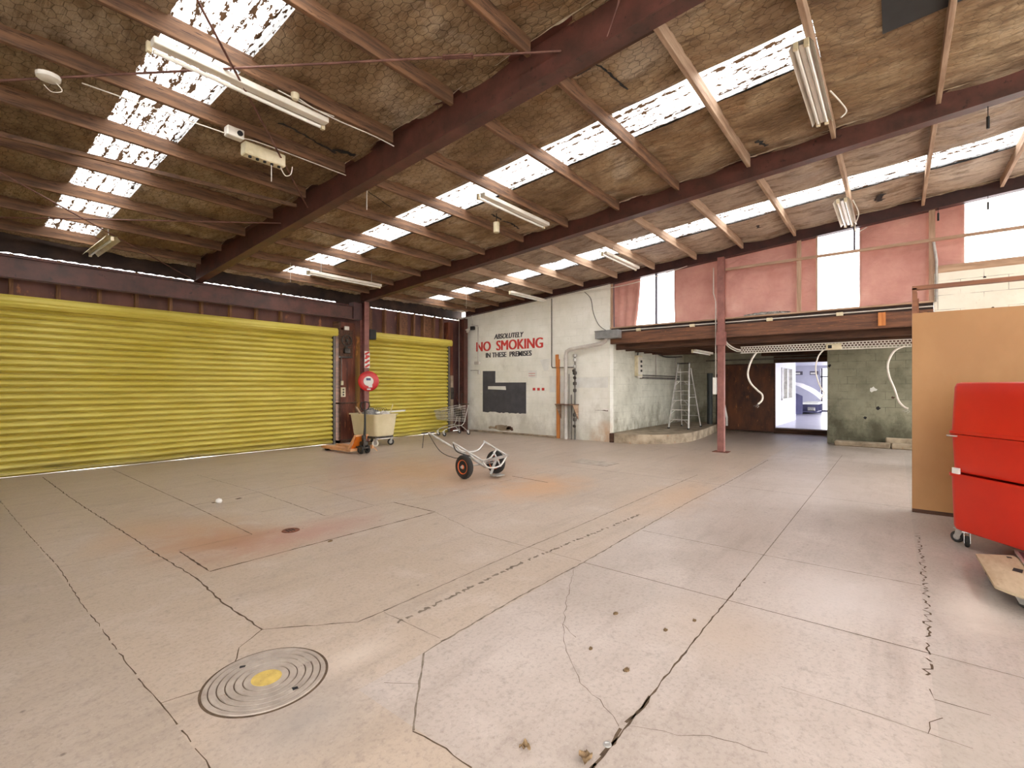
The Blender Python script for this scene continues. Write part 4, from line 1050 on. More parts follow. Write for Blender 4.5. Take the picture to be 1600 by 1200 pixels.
m = MB(); m.lathe([(0.0, 0.0), (0.035, 0.0), (0.06, 0.09), (0.07, 0.16), (0.06, 0.16), (0.0, 0.1)], 16, axis_xf((0.0, 0.12, 0.5), (-0.7, 0.2, -0.5))); obj('lamp_head', m, M['white_enamel'], t)
m = MB(); m.box(-0.03, 0.06, -0.08, 0.08, 0.46, 0.58, bev=0.01); obj('housing', m, M['blacksteel'], t)
m = MB(); m.box(0.0, 0.09, -0.3, -0.08, -0.72, -0.62, bev=0.01); obj('junction_box', m, M['whitepipe'], t)
m = MB(); m.box(0.02, 0.09, -0.28, -0.22, -1.06, -0.92, bev=0.01); obj('switch', m, M['whitepipe'], t)
m = MB(); m.cyl((0.08, -0.26, -0.92), (0.08, 0.16, -0.92), 0.01, 6); obj('conduit', m, M['greypipe'], t)

# alcove things
t = thing('switchboard', 'white electrical switchboard on the alcove wall left of the ladder', 'switchboard', (13.75, 6.14, 1.85))
m = MB(); m.box(-0.17, 0.17, -0.11, 0, 0, 0.62, bev=0.012); obj('housing', m, M['cream'], t)
m = MB(); m.box(-0.19, 0.10, -0.13, -0.105, -0.06, -0.0); m.box(-0.15, 0.15, -0.118, -0.108, 0.04, 0.57, bev=0.004); obj('cover', m, M['white_enamel'], t)
for z in (0.16, 0.3, 0.44):
    m = MB(); m.box(0.0, 0.1, -0.135, -0.115, z - 0.035, z + 0.035, bev=0.005); obj('breaker_switch', m, M['blacksteel'], t)
m = MB(); m.tube(smooth_path([(-0.05, -0.05, 0.62), (-0.05, -0.06, 0.72), (0.0, -0.05, 0.82), (-0.1, -0.04, 0.9)]), 0.02, 8); obj('cable', m, M['cable_dark'], t)
m = MB(); m.box(13.95, 17.3, 6.04, 6.137, 1.77, 1.83); m.cyl((13.9, 6.1, 1.88), (17.4, 6.1, 1.88), 0.02, 6)
obj('wall_rail', m, M['greypipe'], label='dark rail and pipe running along the alcove wall behind the ladder', cat='rail', smooth=0)
for x, l in ((15.2, 'thin pale conduit on the alcove wall above the dark rail, nearer the switchboard'), (17.0, 'thin pale conduit on the alcove wall close to the rear corner')):
    m = MB(); m.cyl((x, 6.12, 1.84), (x, 6.12, 2.6), 0.014, 6); obj('wall_conduit', m, M['whitepipe'], label=l, cat='conduit')
m = MB(); m.tube(smooth_path([(13.2, 6.0, 2.66), (13.9, 6.05, 2.6), (14.6, 6.02, 2.64), (15.8, 6.02, 2.52), (17.3, 6.0, 2.6)]), 0.02, 8)
obj('black_cable', m, M['cable_dark'], label='dark cable sagging along the top of the alcove wall', cat='cable')
t = thing('concrete_plinth', 'low concrete plinth with a rounded front edge under the step ladder', 'plinth', (12.0, 6.13, 0))
base = [(0.22, 0.0), (-0.02, -0.12), (0.0, -0.42), (0.07, -0.78), (0.32, -1.15), (0.75, -1.45), (1.4, -1.66), (2.3, -1.66), (3.4, -1.58), (5.76, -1.3), (5.76, 0.0)]
sp = [tuple(p)[:2] for p in smooth_path([(a, b, 0) for a, b in base[1:-1]], 5)]
m = MB(); m.prism([base[0]] + sp + [base[-1]], 0, 0.25); obj('plinth_body', m, M['concrete'], t, smooth=40)
m = MB(); m.box(-0.06, 0.1, -0.1, -0.0, 0.0, 0.25); obj('broken_edge', m, M['timber_dark'], t, smooth=0)
# black pipes and leaning lengths in the corner
m = MB(); m.tube([(17.0, 4.95, 0.25), (17.0, 4.95, 1.98)], 0.09, 14)
obj('dark_pipe', m, mat('dark_green_black_pipe', (44, 52, 52), (34, 40, 42), 4, 0.5), label='thick black pipe standing upright in the rear corner behind the ladder', cat='pipe')
m = MB(); m.tube([(17.15, 4.72, 0.25), (17.15, 4.72, 1.95)], 0.07, 12)
obj('dark_pipe', m, MATS['dark_green_black_pipe'], label='slimmer black pipe beside the thick one in the rear corner', cat='pipe')
m = MB(); m.bar((12.9, 3.4, 0.6), (13.0, 3.62, 1.62), 0.05, 0.02)
t = thing('leaning_board', 'thin pale board leaning behind the lone red post', 'board', (16.6, 4.5, 0.25))
m = MB(); m.bar((0, -0.2, 0.25), (0.1, 0.05, 1.45), 0.09, 0.02); m.bar((0, -0.2, 0.0), (0, -0.2, 0.3), 0.06, 0.02); obj('board_face', m, M['whitepaint'], t, smooth=0)
t = thing('post_switch_box', 'white switch box and conduit on the left side of the lone red post', 'switch box', (11.86, 3.29, 1.35))
m = MB(); m.box(-0.04, 0.04, 0, 0.09, -0.0, 0.4, bev=0.008); obj('housing', m, M['whitepaint'], t)
m = MB(); m.tube([(0, 0.03, 0.4), (0, 0.03, 2.2), (0, 0.08, 2.4), (0, 0.08, 3.0)], 0.012, 6); obj('conduit', m, M['whitepipe'], t)

# step ladder
t = thing('step_ladder', 'white aluminium A-frame step ladder standing on the concrete plinth', 'ladder', (14.45, 5.12, 0.25), R(90))
# local +y runs back (world -x flipped by rz): front feet at y=0
Ht = 2.0; sp_ = -1.15
front = lambda z, s: (s * (0.29 - 0.13 * z / Ht), 0.0 - 0.42 * z / Ht, z)
def fr(z, s): return (s * (0.30 - 0.135 * z / Ht), -0.46 * z / Ht, z)
def bk(z, s): return (s * (0.30 - 0.15 * z / Ht), sp_ + (0.58) * z / Ht, z)
for s in (-1, 1):
    m = MB(); m.bar(fr(0.02, s), fr(Ht, s), 0.028, 0.065, up=(0, 1, 0)); obj('front_rail', m, M['alu'], t, smooth=0)
    m = MB(); m.bar(bk(0.02, s), bk(1.85, s), 0.022, 0.04, up=(0, 1, 0)); obj('rear_rail', m, M['alu'], t, smooth=0)
    for fnc in (fr, bk):
        m = MB(); p = fnc(0.0, s); m.box(p[0] - 0.025, p[0] + 0.025, p[1] - 0.045, p[1] + 0.045, 0, 0.04, bev=0.006); obj('rubber_foot', m, M['rubber'], t)
for k in range(6):
    z = 0.28 + 0.29 * k; a = fr(z, -1); b = fr(z, 1)
    m = MB(); m.box(a[0], b[0], a[1] - 0.045, a[1] + 0.045, z - 0.015, z + 0.012, bev=0.003); obj('tread', m, M['alu'], t, smooth=0)
    if k in (0, 1, 2, 4):
        m = MB()
        for s in (-1, 1):
            p = fr(z, s); q = fr(z - 0.13, s); m.bar((p[0] - s * 0.12, p[1] + 0.03, z - 0.015), (q[0], q[1] + 0.03, z - 0.13), 0.012, 0.016)
        obj('tread_brace', m, M['alu'], t, smooth=0)
for k in range(5):
    z = 0.36 + 0.33 * k; a = bk(z, -1); b = bk(z, 1)
    m = MB(); m.cyl(a, b, 0.011, 6); obj('rear_bar', m, M['alu'], t)
m = MB(); p = fr(Ht, 1); m.box(-0.18, 0.18, p[1] - 0.12, p[1] + 0.07, Ht - 0.02, Ht + 0.015, bev=0.006); obj('top_cap', m, M['greasy'], t)
m = MB()
for s in (-1, 1): m.bar(fr(0.95, s), bk(0.95, s), 0.008, 0.018)
obj('spreader', m, M['alu'], t, smooth=0)

# ------------------------------------------------------------------ cable tray and hanging cables under the loft
t = thing('cable_tray', 'long perforated white cable tray hanging below the loft edge', 'cable tray', (12.4, 2.9, 2.33))
m = MB(); L = 3.6; ny = 60; P0 = (0.0, 0.0); w = 0.14
for i in range(ny):
    y0 = -L * i / ny; y1 = -L * (i + 1) / ny; ym = (y0 + y1) / 2; e = 0.010
    for (za, zb_) in ((0.0, 0.018), (0.048, 0.062), (0.095, 0.108), (0.14, 0.158)):
        m.box(-0.003, 0, y1, y0, za, zb_)
    for (za, zb_, off) in ((0.018, 0.048, 0), (0.062, 0.095, 1), (0.108, 0.14, 0)):
        c = y0 if off else ym
        m.box(-0.003, 0, c - 0.009, c + 0.009, za, zb_)
m.box(-0.003, 0.05, -L, 0, -0.003, 0.0); obj('tray_web', m, M['white_enamel'], t, smooth=0)
m = MB(); m.tube(smooth_path([(0, 0.0, 0.08), (-0.05, 0.12, 0.12), (-0.12, 0.28, 0.26), (-0.35, 0.34, 0.5)]), 0.018, 8); m.tube(smooth_path([(0, 0.0, 0.05), (0.0, 0.12, 0.07), (-0.1, 0.28, 0.2), (-0.33, 0.36, 0.45)]), 0.012, 8)
obj('feed_cable', m, M['cable'], t)
m = MB(); m.box(-0.05, -0.003, -2.0, -1.72, 0.0, 0.13, bev=0.008); obj('junction_box', m, M['cream'], t)
m = MB(); m.box(-0.056, -0.05, -1.83, -1.76, 0.03, 0.1); obj('open_knockout', m, M['black'], t, smooth=0)
hang = [([(12.36, 2.55, 2.33), (12.33, 2.65, 2.15), (12.3, 2.72, 1.85), (12.3, 2.66, 1.62), (12.32, 2.52, 1.45), (12.32, 2.42, 1.35), (12.32, 2.42, 1.22), (12.3, 2.5, 1.13)], 'thick white cable end dangling left of the bright doorway', 0.021),
        ([(12.36, 1.22, 2.33), (12.33, 1.31, 2.2), (12.31, 1.36, 1.95), (12.31, 1.33, 1.7), (12.31, 1.26, 1.5), (12.31, 1.2, 1.38), (12.31, 1.25, 1.3)], 'thin white cable end dangling across the bright doorway', 0.014),
        ([(12.36, -0.15, 2.35), (12.33, 0.02, 2.25), (12.31, 0.12, 2.0), (12.31, 0.1, 1.75), (12.31, 0.02, 1.5), (12.31, -0.05, 1.25), (12.31, -0.14, 1.13), (12.31, -0.2, 1.1)], 'white cable end dangling in front of the olive block wall beside the brown partition', 0.019)]
for pts, l, r_ in hang:
    t = thing('hanging_cable', l, 'cable', pts[-1])
    o3 = Vector(pts[-1]); m = MB(); m.tube([Vector(p) - o3 for p in smooth_path(pts)], r_, 8); obj('sheath', m, M['cable'], t)
    m = MB()
    for k in range(3):
        a = Vector((0, 0.01 * k, 0)); m.tube([a, a + Vector((0.0, 0.06 - 0.05 * k, -0.04 - 0.01 * k)), a + Vector((0.01, 0.1 - 0.05 * k, -0.05 - 0.02 * k))], 0.004, 5)
    obj('bare_wire', m, M['galv'], t)

# ------------------------------------------------------------------ fluorescent fittings
def batten(loc, length, label, alongx=True, w=0.11, tubes=1, refl=False, h=0.06, drop=0.0, side=-0.06, mm='white_enamel'):
    t = thing('fluorescent_batten', label, 'light fitting', loc, 0 if alongx else R(90), 'fluorescent fittings')
    L = length / 2; sl = 0 if alongx else 0
    m = MB()
    if refl:
        pr = [(-w, 0.02), (-w * 0.92, -0.035), (-w * 0.5, 0.012), (-0.035, 0.03), (-0.03, -0.02), (0.03, -0.02), (0.035, 0.03), (w * 0.5, 0.012), (w * 0.92, -0.035), (w, 0.02)]
        pr = [(-w, -0.055), (-w * 0.62, 0.0), (-0.028, 0.0), (-0.022, -0.035), (0.022, -0.035), (0.028, 0.0), (w * 0.62, 0.0), (w, -0.055), (w, -0.05), (w * 0.62, 0.012), (-w * 0.62, 0.012), (-w, -0.05)]
        vs = [(-L, a, b) for a, b in pr] + [(L, a, b) for a, b in pr]; k = len(pr)
        m.add(vs, [(i, (i + 1) % k, k + (i + 1) % k, k + i) for i in range(k)])
    else: m.box(-L, L, -w / 2, w / 2, -h, 0, bev=0.006)
    obj('batten_body', m, M[mm], t, smooth=0)
    ys = [-w * 0.42, w * 0.42] if tubes == 2 else [side]
    for y in ys:
        z = -0.045 if refl else -h - 0.005
        m = MB(); m.cyl((-L + 0.03, y, z), (L - 0.03, y, z), 0.019 if not refl else 0.017, 12); obj('tube_lamp', m, M['tube'], t)
        for s in (-1, 1):
            m = MB(); m.box(s * L - 0.02, s * L + 0.02, y - 0.022, y + 0.022, z - 0.025, 0.0 if not refl else 0.0, bev=0.004); obj('lamp_holder', m, M['cream'], t)
    if drop:
        for s in (-0.7, 0.7):
            m = MB(); m.cyl((s * L, 0, 0), (s * L, 0, drop), 0.006, 6); obj('hanger', m, M['galv'], t)
    return t
batten((2.07, 4.93, 4.51), 1.60, 'long single white fluorescent batten nearest the camera, crossing the near rooflight', w=0.10, side=0.085, tubes=1)
batten((6.3, 4.92, 4.50), 1.75, 'single white fluorescent batten between nearest and middle steel beams', w=0.10, side=0.085)
batten((6.12, 0.70, 4.82), 1.72, 'twin-reflector fluorescent fitting high up beside the dark roof patch', w=0.105, tubes=2, refl=True)
batten((10.75, 0.72, 4.76), 1.6, 'bright-edged twin-reflector fluorescent fitting below the far rooflight', w=0.13, tubes=2, refl=True, drop=0.05)
batten((2.06, 10.9, 4.02), 1.55, 'grimy reflector fluorescent fitting hanging crosswise near the long roller door', False, w=0.11, tubes=1, refl=True, drop=0.18, side=0.0, mm='cream')
batten((6.25, 9.85, 4.04), 1.85, 'slim fluorescent batten near the short roller door, under the rooflight', w=0.06, side=0.06, drop=0.3)
batten((10.2, 4.9, 4.46), 1.7, 'pale fluorescent batten on a purlin under the far rooflight', w=0.08, side=0.07)
batten((11.2, 8.3, 4.18), 1.7, 'dim fluorescent batten against the far beam above the white wall', w=0.07, side=0.06)
batten((13.7, 4.15, 2.52), 1.5, 'white fluorescent batten under the loft above the step ladder', w=0.08, side=0.07)
# small ceiling devices
t = thing('smoke_alarm', 'round white smoke alarm on a roof purlin at the far left', 'smoke alarm', (0.78, 6.09, 4.41))
m = MB(); m.lathe([(0, -0.05), (0.05, -0.05), (0.085, -0.035), (0.09, 0.0)], 24); obj('alarm_body', m, M['white_enamel'], t)
m = MB(); m.tube(smooth_path([(0.05, 0, -0.04), (0.09, -0.02, -0.11), (0.02, -0.02, -0.15), (-0.03, 0, -0.1)]), 0.004, 5); obj('hanging_wire', m, M['cable'], t)
t = thing('sensor_box', 'small white box with round black lens on a purlin left of the nearest beam', 'sensor', (2.28, 5.86, 4.36))
m = MB(); m.box(-0.09, 0.09, -0.05, 0.05, 0, 0.11, bev=0.01); obj('housing', m, M['white_enamel'], t)
m = MB(); m.cyl((0.04, -0.05, 0.055), (0.04, -0.062, 0.055), 0.03, 14); obj('lens', m, M['black'], t)
t = thing('isolator_box', 'long cream electrical box with five black knobs beneath a purlin', 'electrical box', (2.66, 5.98, 4.27))
m = MB(); m.box(-0.24, 0.24, -0.06, 0.07, 0, 0.15, bev=0.012); obj('housing', m, M['cream'], t)
for k in range(5):
    m = MB(); m.cyl((-0.17 + 0.085 * k, -0.02, 0.0), (-0.17 + 0.085 * k, -0.02, -0.02), 0.018, 10); obj('knob', m, M['black'], t)
m = MB(); m.tube(smooth_path([(0.2, 0, 0), (0.26, 0, -0.08), (0.33, 0, -0.04), (0.35, 0, 0.06)]), 0.006, 6); m.cyl((0.08, -0.02, 0), (0.08, -0.02, -0.22), 0.005, 6); obj('lead', m, M['cable'], t)
t = thing('ceiling_pendant', 'short white cylinder pendant hanging beneath the torn insulation', 'pendant', (6.47, 5.53, 4.28))
m = MB(); m.lathe([(0.0, 0.0), (0.03, 0.0), (0.055, -0.005), (0.055, 0.17), (0.03, 0.18), (0, 0.18)], 20); obj('shade', m, M['cream'], t)
m = MB(); m.cyl((0, 0, 0.18), (0, 0, 0.42), 0.008, 6); obj('flex', m, M['cable_dark'], t)
t = thing('ceiling_rose', 'small round white fitting above the long near fluorescent batten', 'ceiling rose', (2.46, 4.83, 4.53))
m = MB(); m.lathe([(0, -0.03), (0.03, -0.03), (0.04, 0.0), (0.04, 0.03), (0, 0.03)], 16); obj('rose_body', m, M['cream'], t)
m = MB(); m.tube(smooth_path([(0.03, 0, 0), (0.2, 0.0, -0.03), (0.45, 0.02, 0.0)]), 0.006, 6); obj('flex', m, M['cable'], t)
# torn holes in the insulation
def tear(path, w, seed, label, z0=ZR - 0.072):
    # ragged rip along a path, a thin dark flap just under the paper
    rnd = random.Random(seed); P = [Vector((a, b)) for a, b in path]; L_ = []; R_ = []
    for i in range(len(P) - 1):
        d = (P[i + 1] - P[i]); n_ = Vector((-d.y, d.x)).normalized(); k = max(3, int(d.length / 0.04))
        for q in range(k + (i == len(P) - 2)):
            p = P[i].lerp(P[i + 1], q / k) + n_ * rnd.uniform(-w, w) * 0.5
            L_.append(p + n_ * w * rnd.uniform(0.2, 0.9)); R_.append(p - n_ * w * rnd.uniform(0.2, 0.9))
    mb = MB(); N = len(L_); vs = []
    for dz in (0, 0.004):
        for p in L_ + R_: vs.append((p.x, p.y, rz(p.y, z0) - dz))
    fs = []
    for k in range(N - 1):
        fs += [(k, k + 1, N + k + 1, N + k), (2 * N + k, 3 * N + k, 3 * N + k + 1, 2 * N + k + 1)]
    mb.add(vs, fs)
    obj('insulation_tear', mb, M['tarp'], label=label, cat='tear', smooth=0)
tear([(2.2, 3.42), (2.36, 3.36)], 0.07, 1, 'small black hole in the netted insulation between two near purlins')
tear([(2.65, 5.59), (2.8, 5.58), (3.02, 5.63), (3.25, 5.67), (3.46, 5.72)], 0.022, 2, 'long thin black rip in the netted insulation beside the nearest beam')
tear([(3.4, 5.7), (3.52, 5.62), (3.66, 5.6)], 0.06, 12, 'ragged black hole where the long near rip meets the nearest beam')
tear([(6.38, 5.6), (6.5, 5.62), (6.79, 5.66), (7.04, 5.63), (7.35, 5.69)], 0.028, 3, 'crooked black rip above the white cylinder pendant')
tear([(4.02, 2.5), (4.4, 2.5)], 0.19, 4, 'square black gap in the insulation where it meets the nearest beam')
tear([(4.36, 2.4), (4.69, 2.35), (4.98, 2.34)], 0.018, 13, 'thin black rip running from the square gap towards the middle rooflight')
tear([(4.39, 6.35), (4.8, 6.5), (5.0, 6.58)], 0.012, 14, 'faint thin rip left of the middle rooflight, beyond the nearest beam')
tear([(7.25, 1.49), (7.5, 1.42)], 0.04, 5, 'small dark tear near the middle beam, between two pale purlins')
tear([(10.95, 0.2), (11.35, 0.25)], 0.09, 6, 'dark stained tear in the insulation above the tall middle window gap')
tear([(10.9, 2.25), (11.3, 2.22)], 0.06, 7, 'dark stained tear in the insulation above the torn pink cloth')
m = MB(); y0, y1 = -1.7, 0.1
m.add([(5.38, y0, rz(y0, ZR - .06)), (6.02, y0, rz(y0, ZR - .06)), (6.02, y1, rz(y1, ZR - .06)), (5.38, y1, rz(y1, ZR - .06)),
       (5.38, y0, rz(y0, ZR - .05)), (6.02, y0, rz(y0, ZR - .05)), (6.02, y1, rz(y1, ZR - .05)), (5.38, y1, rz(y1, ZR - .05))], [(0, 3, 2, 1), (4, 5, 6, 7), (0, 1, 5, 4), (1, 2, 6, 5), (2, 3, 7, 6), (3, 0, 4, 7)])
obj('dark_roof_sheet', m, M['tarp'], label='flat black sheet covering the end of the middle rooflight strip', cat='roof sheet', smooth=0)
# bracing rods
def rodthing(a, b, label, buckle=None):
    a = Vector(a); b = Vector(b); t = thing('bracing_rod', label, 'bracing rod', a, group='bracing rods')
    m = MB(); m.tube([Vector((0, 0, 0)), b - a], 0.011, 8); obj('rod', m, M['rod'], t)
    if buckle:
        c = (b - a) * buckle; d = (b - a).normalized(); u = d.cross(Vector((0, 0, 1))).normalized() * 0.022
        m = MB()
        for s in (-1, 1): m.tube([c - d * 0.13 + u * s, c + d * 0.13 + u * s], 0.008, 6)
        for s in (-1, 1): m.tube([c + d * 0.13 * s - u * 1.3, c + d * 0.13 * s + u * 1.3], 0.014, 8)
        obj('turnbuckle', m, M['rod'], t)
    return t
rodthing((-0.9, 8.2, rz(8.2, 3.97)), (3.8, 2.45, rz(2.45, 3.97)), 'long rusty bracing rod with turnbuckle crossing the near bay to the nearest beam', 0.87)
rodthing((0.55, 3.25, rz(3.25, 3.96)), (3.76, 7.0, rz(7.0, 3.9)), 'rusty bracing rod running across the near rooflight down to the nearest beam')
rodthing((-0.6, 7.2, rz(7.2, 3.93)), (3.78, 12.0 + .0, 3.9), 'thin bracing rod slanting from the far left towards the long roller door', None)
rodthing((-0.5, 12.4 - 1.0, rz(11.4, 3.93)), (3.78, 7.9, rz(7.9, 3.93)), 'thin bracing rod crossing behind the grimy hanging fluorescent fitting')
t = thing('hook_turnbuckle', 'small wire hook and buckle hanging on the upper part of the nearest beam', 'hook', (3.66, 1.9, 4.5))
m = MB(); m.tube([(0, 0, 0), (-0.03, -0.1, 0.16)], 0.005, 6); m.tube([(-0.03, -0.1, 0.16), (-0.05, -0.13, 0.22), (-0.06, -0.17, 0.28), (-0.03, -0.15, 0.28), (-0.02, -0.11, 0.2), (-0.03, -0.1, 0.16)], 0.006, 6); obj('hook_wire', m, M['rod'], t)
# loose wiring on the roof
def wire(name, pts, r_, mm, label):
    m = MB(); m.tube(smooth_path(pts, 5), r_, 6); obj(name, m, M[mm], label=label, cat='cable')
wire('roof_cable', [(1.0, 6.02, 4.42), (2.2, 5.88, 4.39), (2.6, 5.9, 4.44), (3.7, 5.87, 4.43)], 0.006, 'cable', 'thin white cable along the purlin beside the cream electrical box')
wire('roof_cable', [(2.3, 4.86, 4.53), (2.9, 4.84, 4.50), (3.4, 4.84, 4.52), (3.7, 4.82, 4.5)], 0.006, 'cable', 'thin cable along the purlin past the end of the long near batten')
wire('roof_cable', [(11.9, 8.3, 4.15), (11.93, 7.2, 4.22), (11.9, 5.6, 4.25), (11.93, 4.5, 4.42), (11.9, 4.0, 4.5)], 0.010, 'cable', 'white cable drooping along the far steel beam above the white wall')
wire('roof_cable', [(11.93, 6.9, 4.22), (11.93, 6.7, 4.0), (11.93, 6.62, 3.6), (11.93, 6.45, 3.25), (11.93, 6.2, 3.06)], 0.009, 'cable_dark', 'loose dark cable curving down the white wall to the grey duct box')
wire('roof_cable', [(10.6, 0.6, 4.9), (11.3, 0.55, 4.85), (11.6, 0.62, 4.72), (11.7, 0.6, 4.6), (11.9, 0.45, 4.72)], 0.010, 'cable', 'white cable looping off the end of the bright twin-reflector fitting')
wire('roof_cable', [(6.5, 0.58, 4.9), (6.7, 0.5, 4.84), (6.85, 0.45, 4.78), (6.8, 0.5, 4.7)], 0.009, 'cable', 'tangled pale wire beside the high twin-reflector fitting')
for x, y, L_, l in ((4.05, PY[5] - 0.03, 0.45, 'long thin pull cord hanging beside the purlin near the nearest beam'), (5.05, PY[1] - 0.03, 0.42, 'short white pull cord hanging left of the middle rooflight end'), (9.35, PY[2] - 0.03, 0.62, 'white cord hanging from the purlin above the white wall'), (9.6, PY[6] - 0.03, 0.38, 'white pull cord hanging left of the first bright window')):
    zt = rz(y, 4.06); m = MB(); m.cyl((x, y, zt), (x, y, zt - L_), 0.005, 6); obj('pull_cord', m, M['cable'], label=l, cat='cord')
for x, y, l in ((7.9, -0.85, 'small dark hook hanging below the middle beam at upper right'), (11.9, -0.62, 'dark hook hanging below the far beam at the left edge of the right window'), (11.9, -1.28, 'dark hook hanging below the far beam in front of the right window')):
    zb = rz(y, 3.86 if x < 9 else 3.92); m = MB(); m.cyl((x, y, zb), (x, y, zb - 0.12), 0.004, 6); m.cyl((x, y, zb - 0.12), (x, y, zb - 0.26), 0.016, 8); obj('hanging_hook', m, M['blacksteel'], label=l, cat='hook')

# ------------------------------------------------------------------ pallet jack
def wheel(mb_t, mb_h, c, ax, r, w, hub=0.55):
    """tyre ring and hub disc as separate collectors"""
    X = axis_xf(c, ax); h = w / 2
    mb_t.lathe([(r * hub, -h * 0.8), (r * 0.86, -h), (r * 0.97, -h * 0.6), (r, 0), (r * 0.97, h * 0.6), (r * 0.86, h), (r * hub, h * 0.8), (r * hub, -h * 0.8)], 28, X)
    mb_h.lathe([(0, -h * 0.6), (r * hub * 0.3, -h * 0.6), (r * hub * 0.34, -h * 0.3), (r * hub * 0.8, -h * 0.3), (r * hub, -h * 0.75), (r * hub, h * 0.75), (r * hub * 0.8, h * 0.3), (r * hub * 0.34, h * 0.3), (r * hub * 0.3, h * 0.7), (0, h * 0.7)], 24, X)
t = thing('pallet_jack', 'orange hand pallet jack with a black upright handle in front of the roller doors', 'pallet jack', (6.45, 9.75, 0), R(90))
# local +x = towards the fork tips (world +y), local y across
for s in (-1, 1):
    m = MB(); y = s * 0.19
    m.add([(0.0, y - 0.08, 0.05), (1.0, y - 0.08, 0.05), (1.16, y - 0.05, 0.06), (1.16, y + 0.05, 0.06), (1.0, y + 0.08, 0.05), (0.0, y + 0.08, 0.05),
           (0.0, y - 0.08, 0.115), (1.02, y - 0.08, 0.115), (1.19, y - 0.04, 0.10), (1.19, y + 0.04, 0.10), (1.02, y + 0.08, 0.115), (0.0, y + 0.08, 0.115)],
          [(5, 4, 3, 2, 1, 0), (6, 7, 8, 9, 10, 11), (0, 1, 7, 6), (1, 2, 8, 7), (2, 3, 9, 8), (3, 4, 10, 9), (4, 5, 11, 10), (5, 0, 6, 11)])
    obj('fork', m, M['jack'], t, smooth=0)
    m = MB(); m.cyl((0.97, y - 0.05, 0.04), (0.97, y + 0.05, 0.04), 0.04, 14); obj('load_roller', m, M['rubber'], t)
m = MB(); m.box(-0.12, 0.04, -0.27, 0.27, 0.06, 0.115, bev=0.006)
for s in (-1, 1):
    m.bar((0.06, s * 0.2, 0.1), (-0.14, s * 0.15, 0.42), 0.05, 0.03, up=(1, 0, 0))
m.box(-0.19, -0.1, -0.17, 0.17, 0.39, 0.43, bev=0.008)
obj('head_frame', m, M['jack'], t, smooth=0)
m = MB(); m.add([(0.0, -0.17, 0.11), (0.0, 0.17, 0.11), (-0.14, 0.14, 0.39), (-0.14, -0.14, 0.39), (-0.03, -0.17, 0.11), (-0.03, 0.17, 0.11), (-0.17, 0.14, 0.39), (-0.17, -0.14, 0.39)], [(0, 1, 2, 3), (7, 6, 5, 4), (0, 3, 7, 4), (1, 5, 6, 2)])
obj('face_plate', m, M['jack2'], t, smooth=0)
m = MB(); m.cyl((-0.25, 0, 0.16), (-0.25, 0, 0.42), 0.05, 14); m.box(-0.33, -0.16, -0.07, 0.07, 0.18, 0.28, bev=0.02); m.cyl((-0.33, 0.05, 0.16), (-0.33, 0.05, 0.34), 0.025, 10); m.box(-0.36, -0.1, -0.11, 0.11, 0.13, 0.16)
obj('hydraulic_pump', m, M['greasy'], t)
for s in (-1, 1):
    a = MB(); b = MB(); wheel(a, b, (-0.25, s * 0.085, 0.1), (0, 1, 0), 0.1, 0.055)
    w_ = obj('steer_wheel', a, M['rubber'], t); obj('wheel_hub', b, M['greasy'], w_)
m = MB(); m.tube([(-0.27, 0, 0.4), (-0.29, 0, 0.62), (-0.29, 0.0, 1.0)], [0.032, 0.024, 0.022], 10); obj('handle_shaft', m, M['blacksteel'], t)
m = MB(); hp = [(-0.29, 0, 0.98), (-0.29, 0.09, 1.02), (-0.29, 0.12, 1.1), (-0.29, 0.10, 1.17), (-0.29, 0.0, 1.19), (-0.29, -0.10, 1.17), (-0.29, -0.12, 1.1), (-0.29, -0.09, 1.02)]
m.tube([Vector(p) for p in hp], 0.013, 8, closed=True); m.cyl((-0.29, 0, 1.0), (-0.3, 0.0, 1.17), 0.014, 8); obj('handle_grip', m, M['blacksteel'], t)
m = MB(); m.box(-0.45, -0.36, -0.11, -0.09, 0.12, 0.2); m.bar((-0.38, -0.12, 0.2), (-0.48, -0.2, 0.06), 0.03, 0.01); obj('foot_pedal', m, M['jack'], t, smooth=0)

# ------------------------------------------------------------------ cream laundry tub on castors with scrap in it
def tub(mb, x0, x1, y0, y1, z0, z1, tap, r=0.07, n=5, open_top=True, th=0.012):
    """tapered tub shell, rounded corners; tap = how much narrower the z0 end is"""
    def ring(t_, z, off):
        o = tap * (1 - t_) + off; a0, a1, b0, b1 = x0 + o, x1 - o, y0 + o, y1 - o; rr = max(0.01, r - off * 0.5); out = []
        for (cx, cy, st) in ((a1 - rr, b1 - rr, 0), (a0 + rr, b1 - rr, 90), (a0 + rr, b0 + rr, 180), (a1 - rr, b0 + rr, 270)):
            for k in range(n + 1): an = R(st + 90 * k / n); out.append((cx + rr * math.cos(an), cy + rr * math.sin(an), z))
        return out
    rings = [ring(0.0, z0, 0.04), ring(0.0, z0 + 0.012, 0.012), ring(0.02, z0 + 0.045, 0)]
    for k in range(1, 6): rings.append(ring(k / 5.0, z0 + 0.045 + (z1 - z0 - 0.045) * k / 5, 0))
    rings += [ring(1.0, z1, th), ring(0.0, z0 + 0.05, th)]
    N = 4 * (n + 1); vs = [p for q in rings for p in q]; fs = [tuple(range(N))[::-1]]
    for i in range(len(rings) - 1):
        for k in range(N): k2 = (k + 1) % N; fs.append((i * N + k, i * N + k2, (i + 1) * N + k2, (i + 1) * N + k))
    fs.append(tuple((len(rings) - 1) * N + k for k in range(N)))
    mb.add(vs, fs)
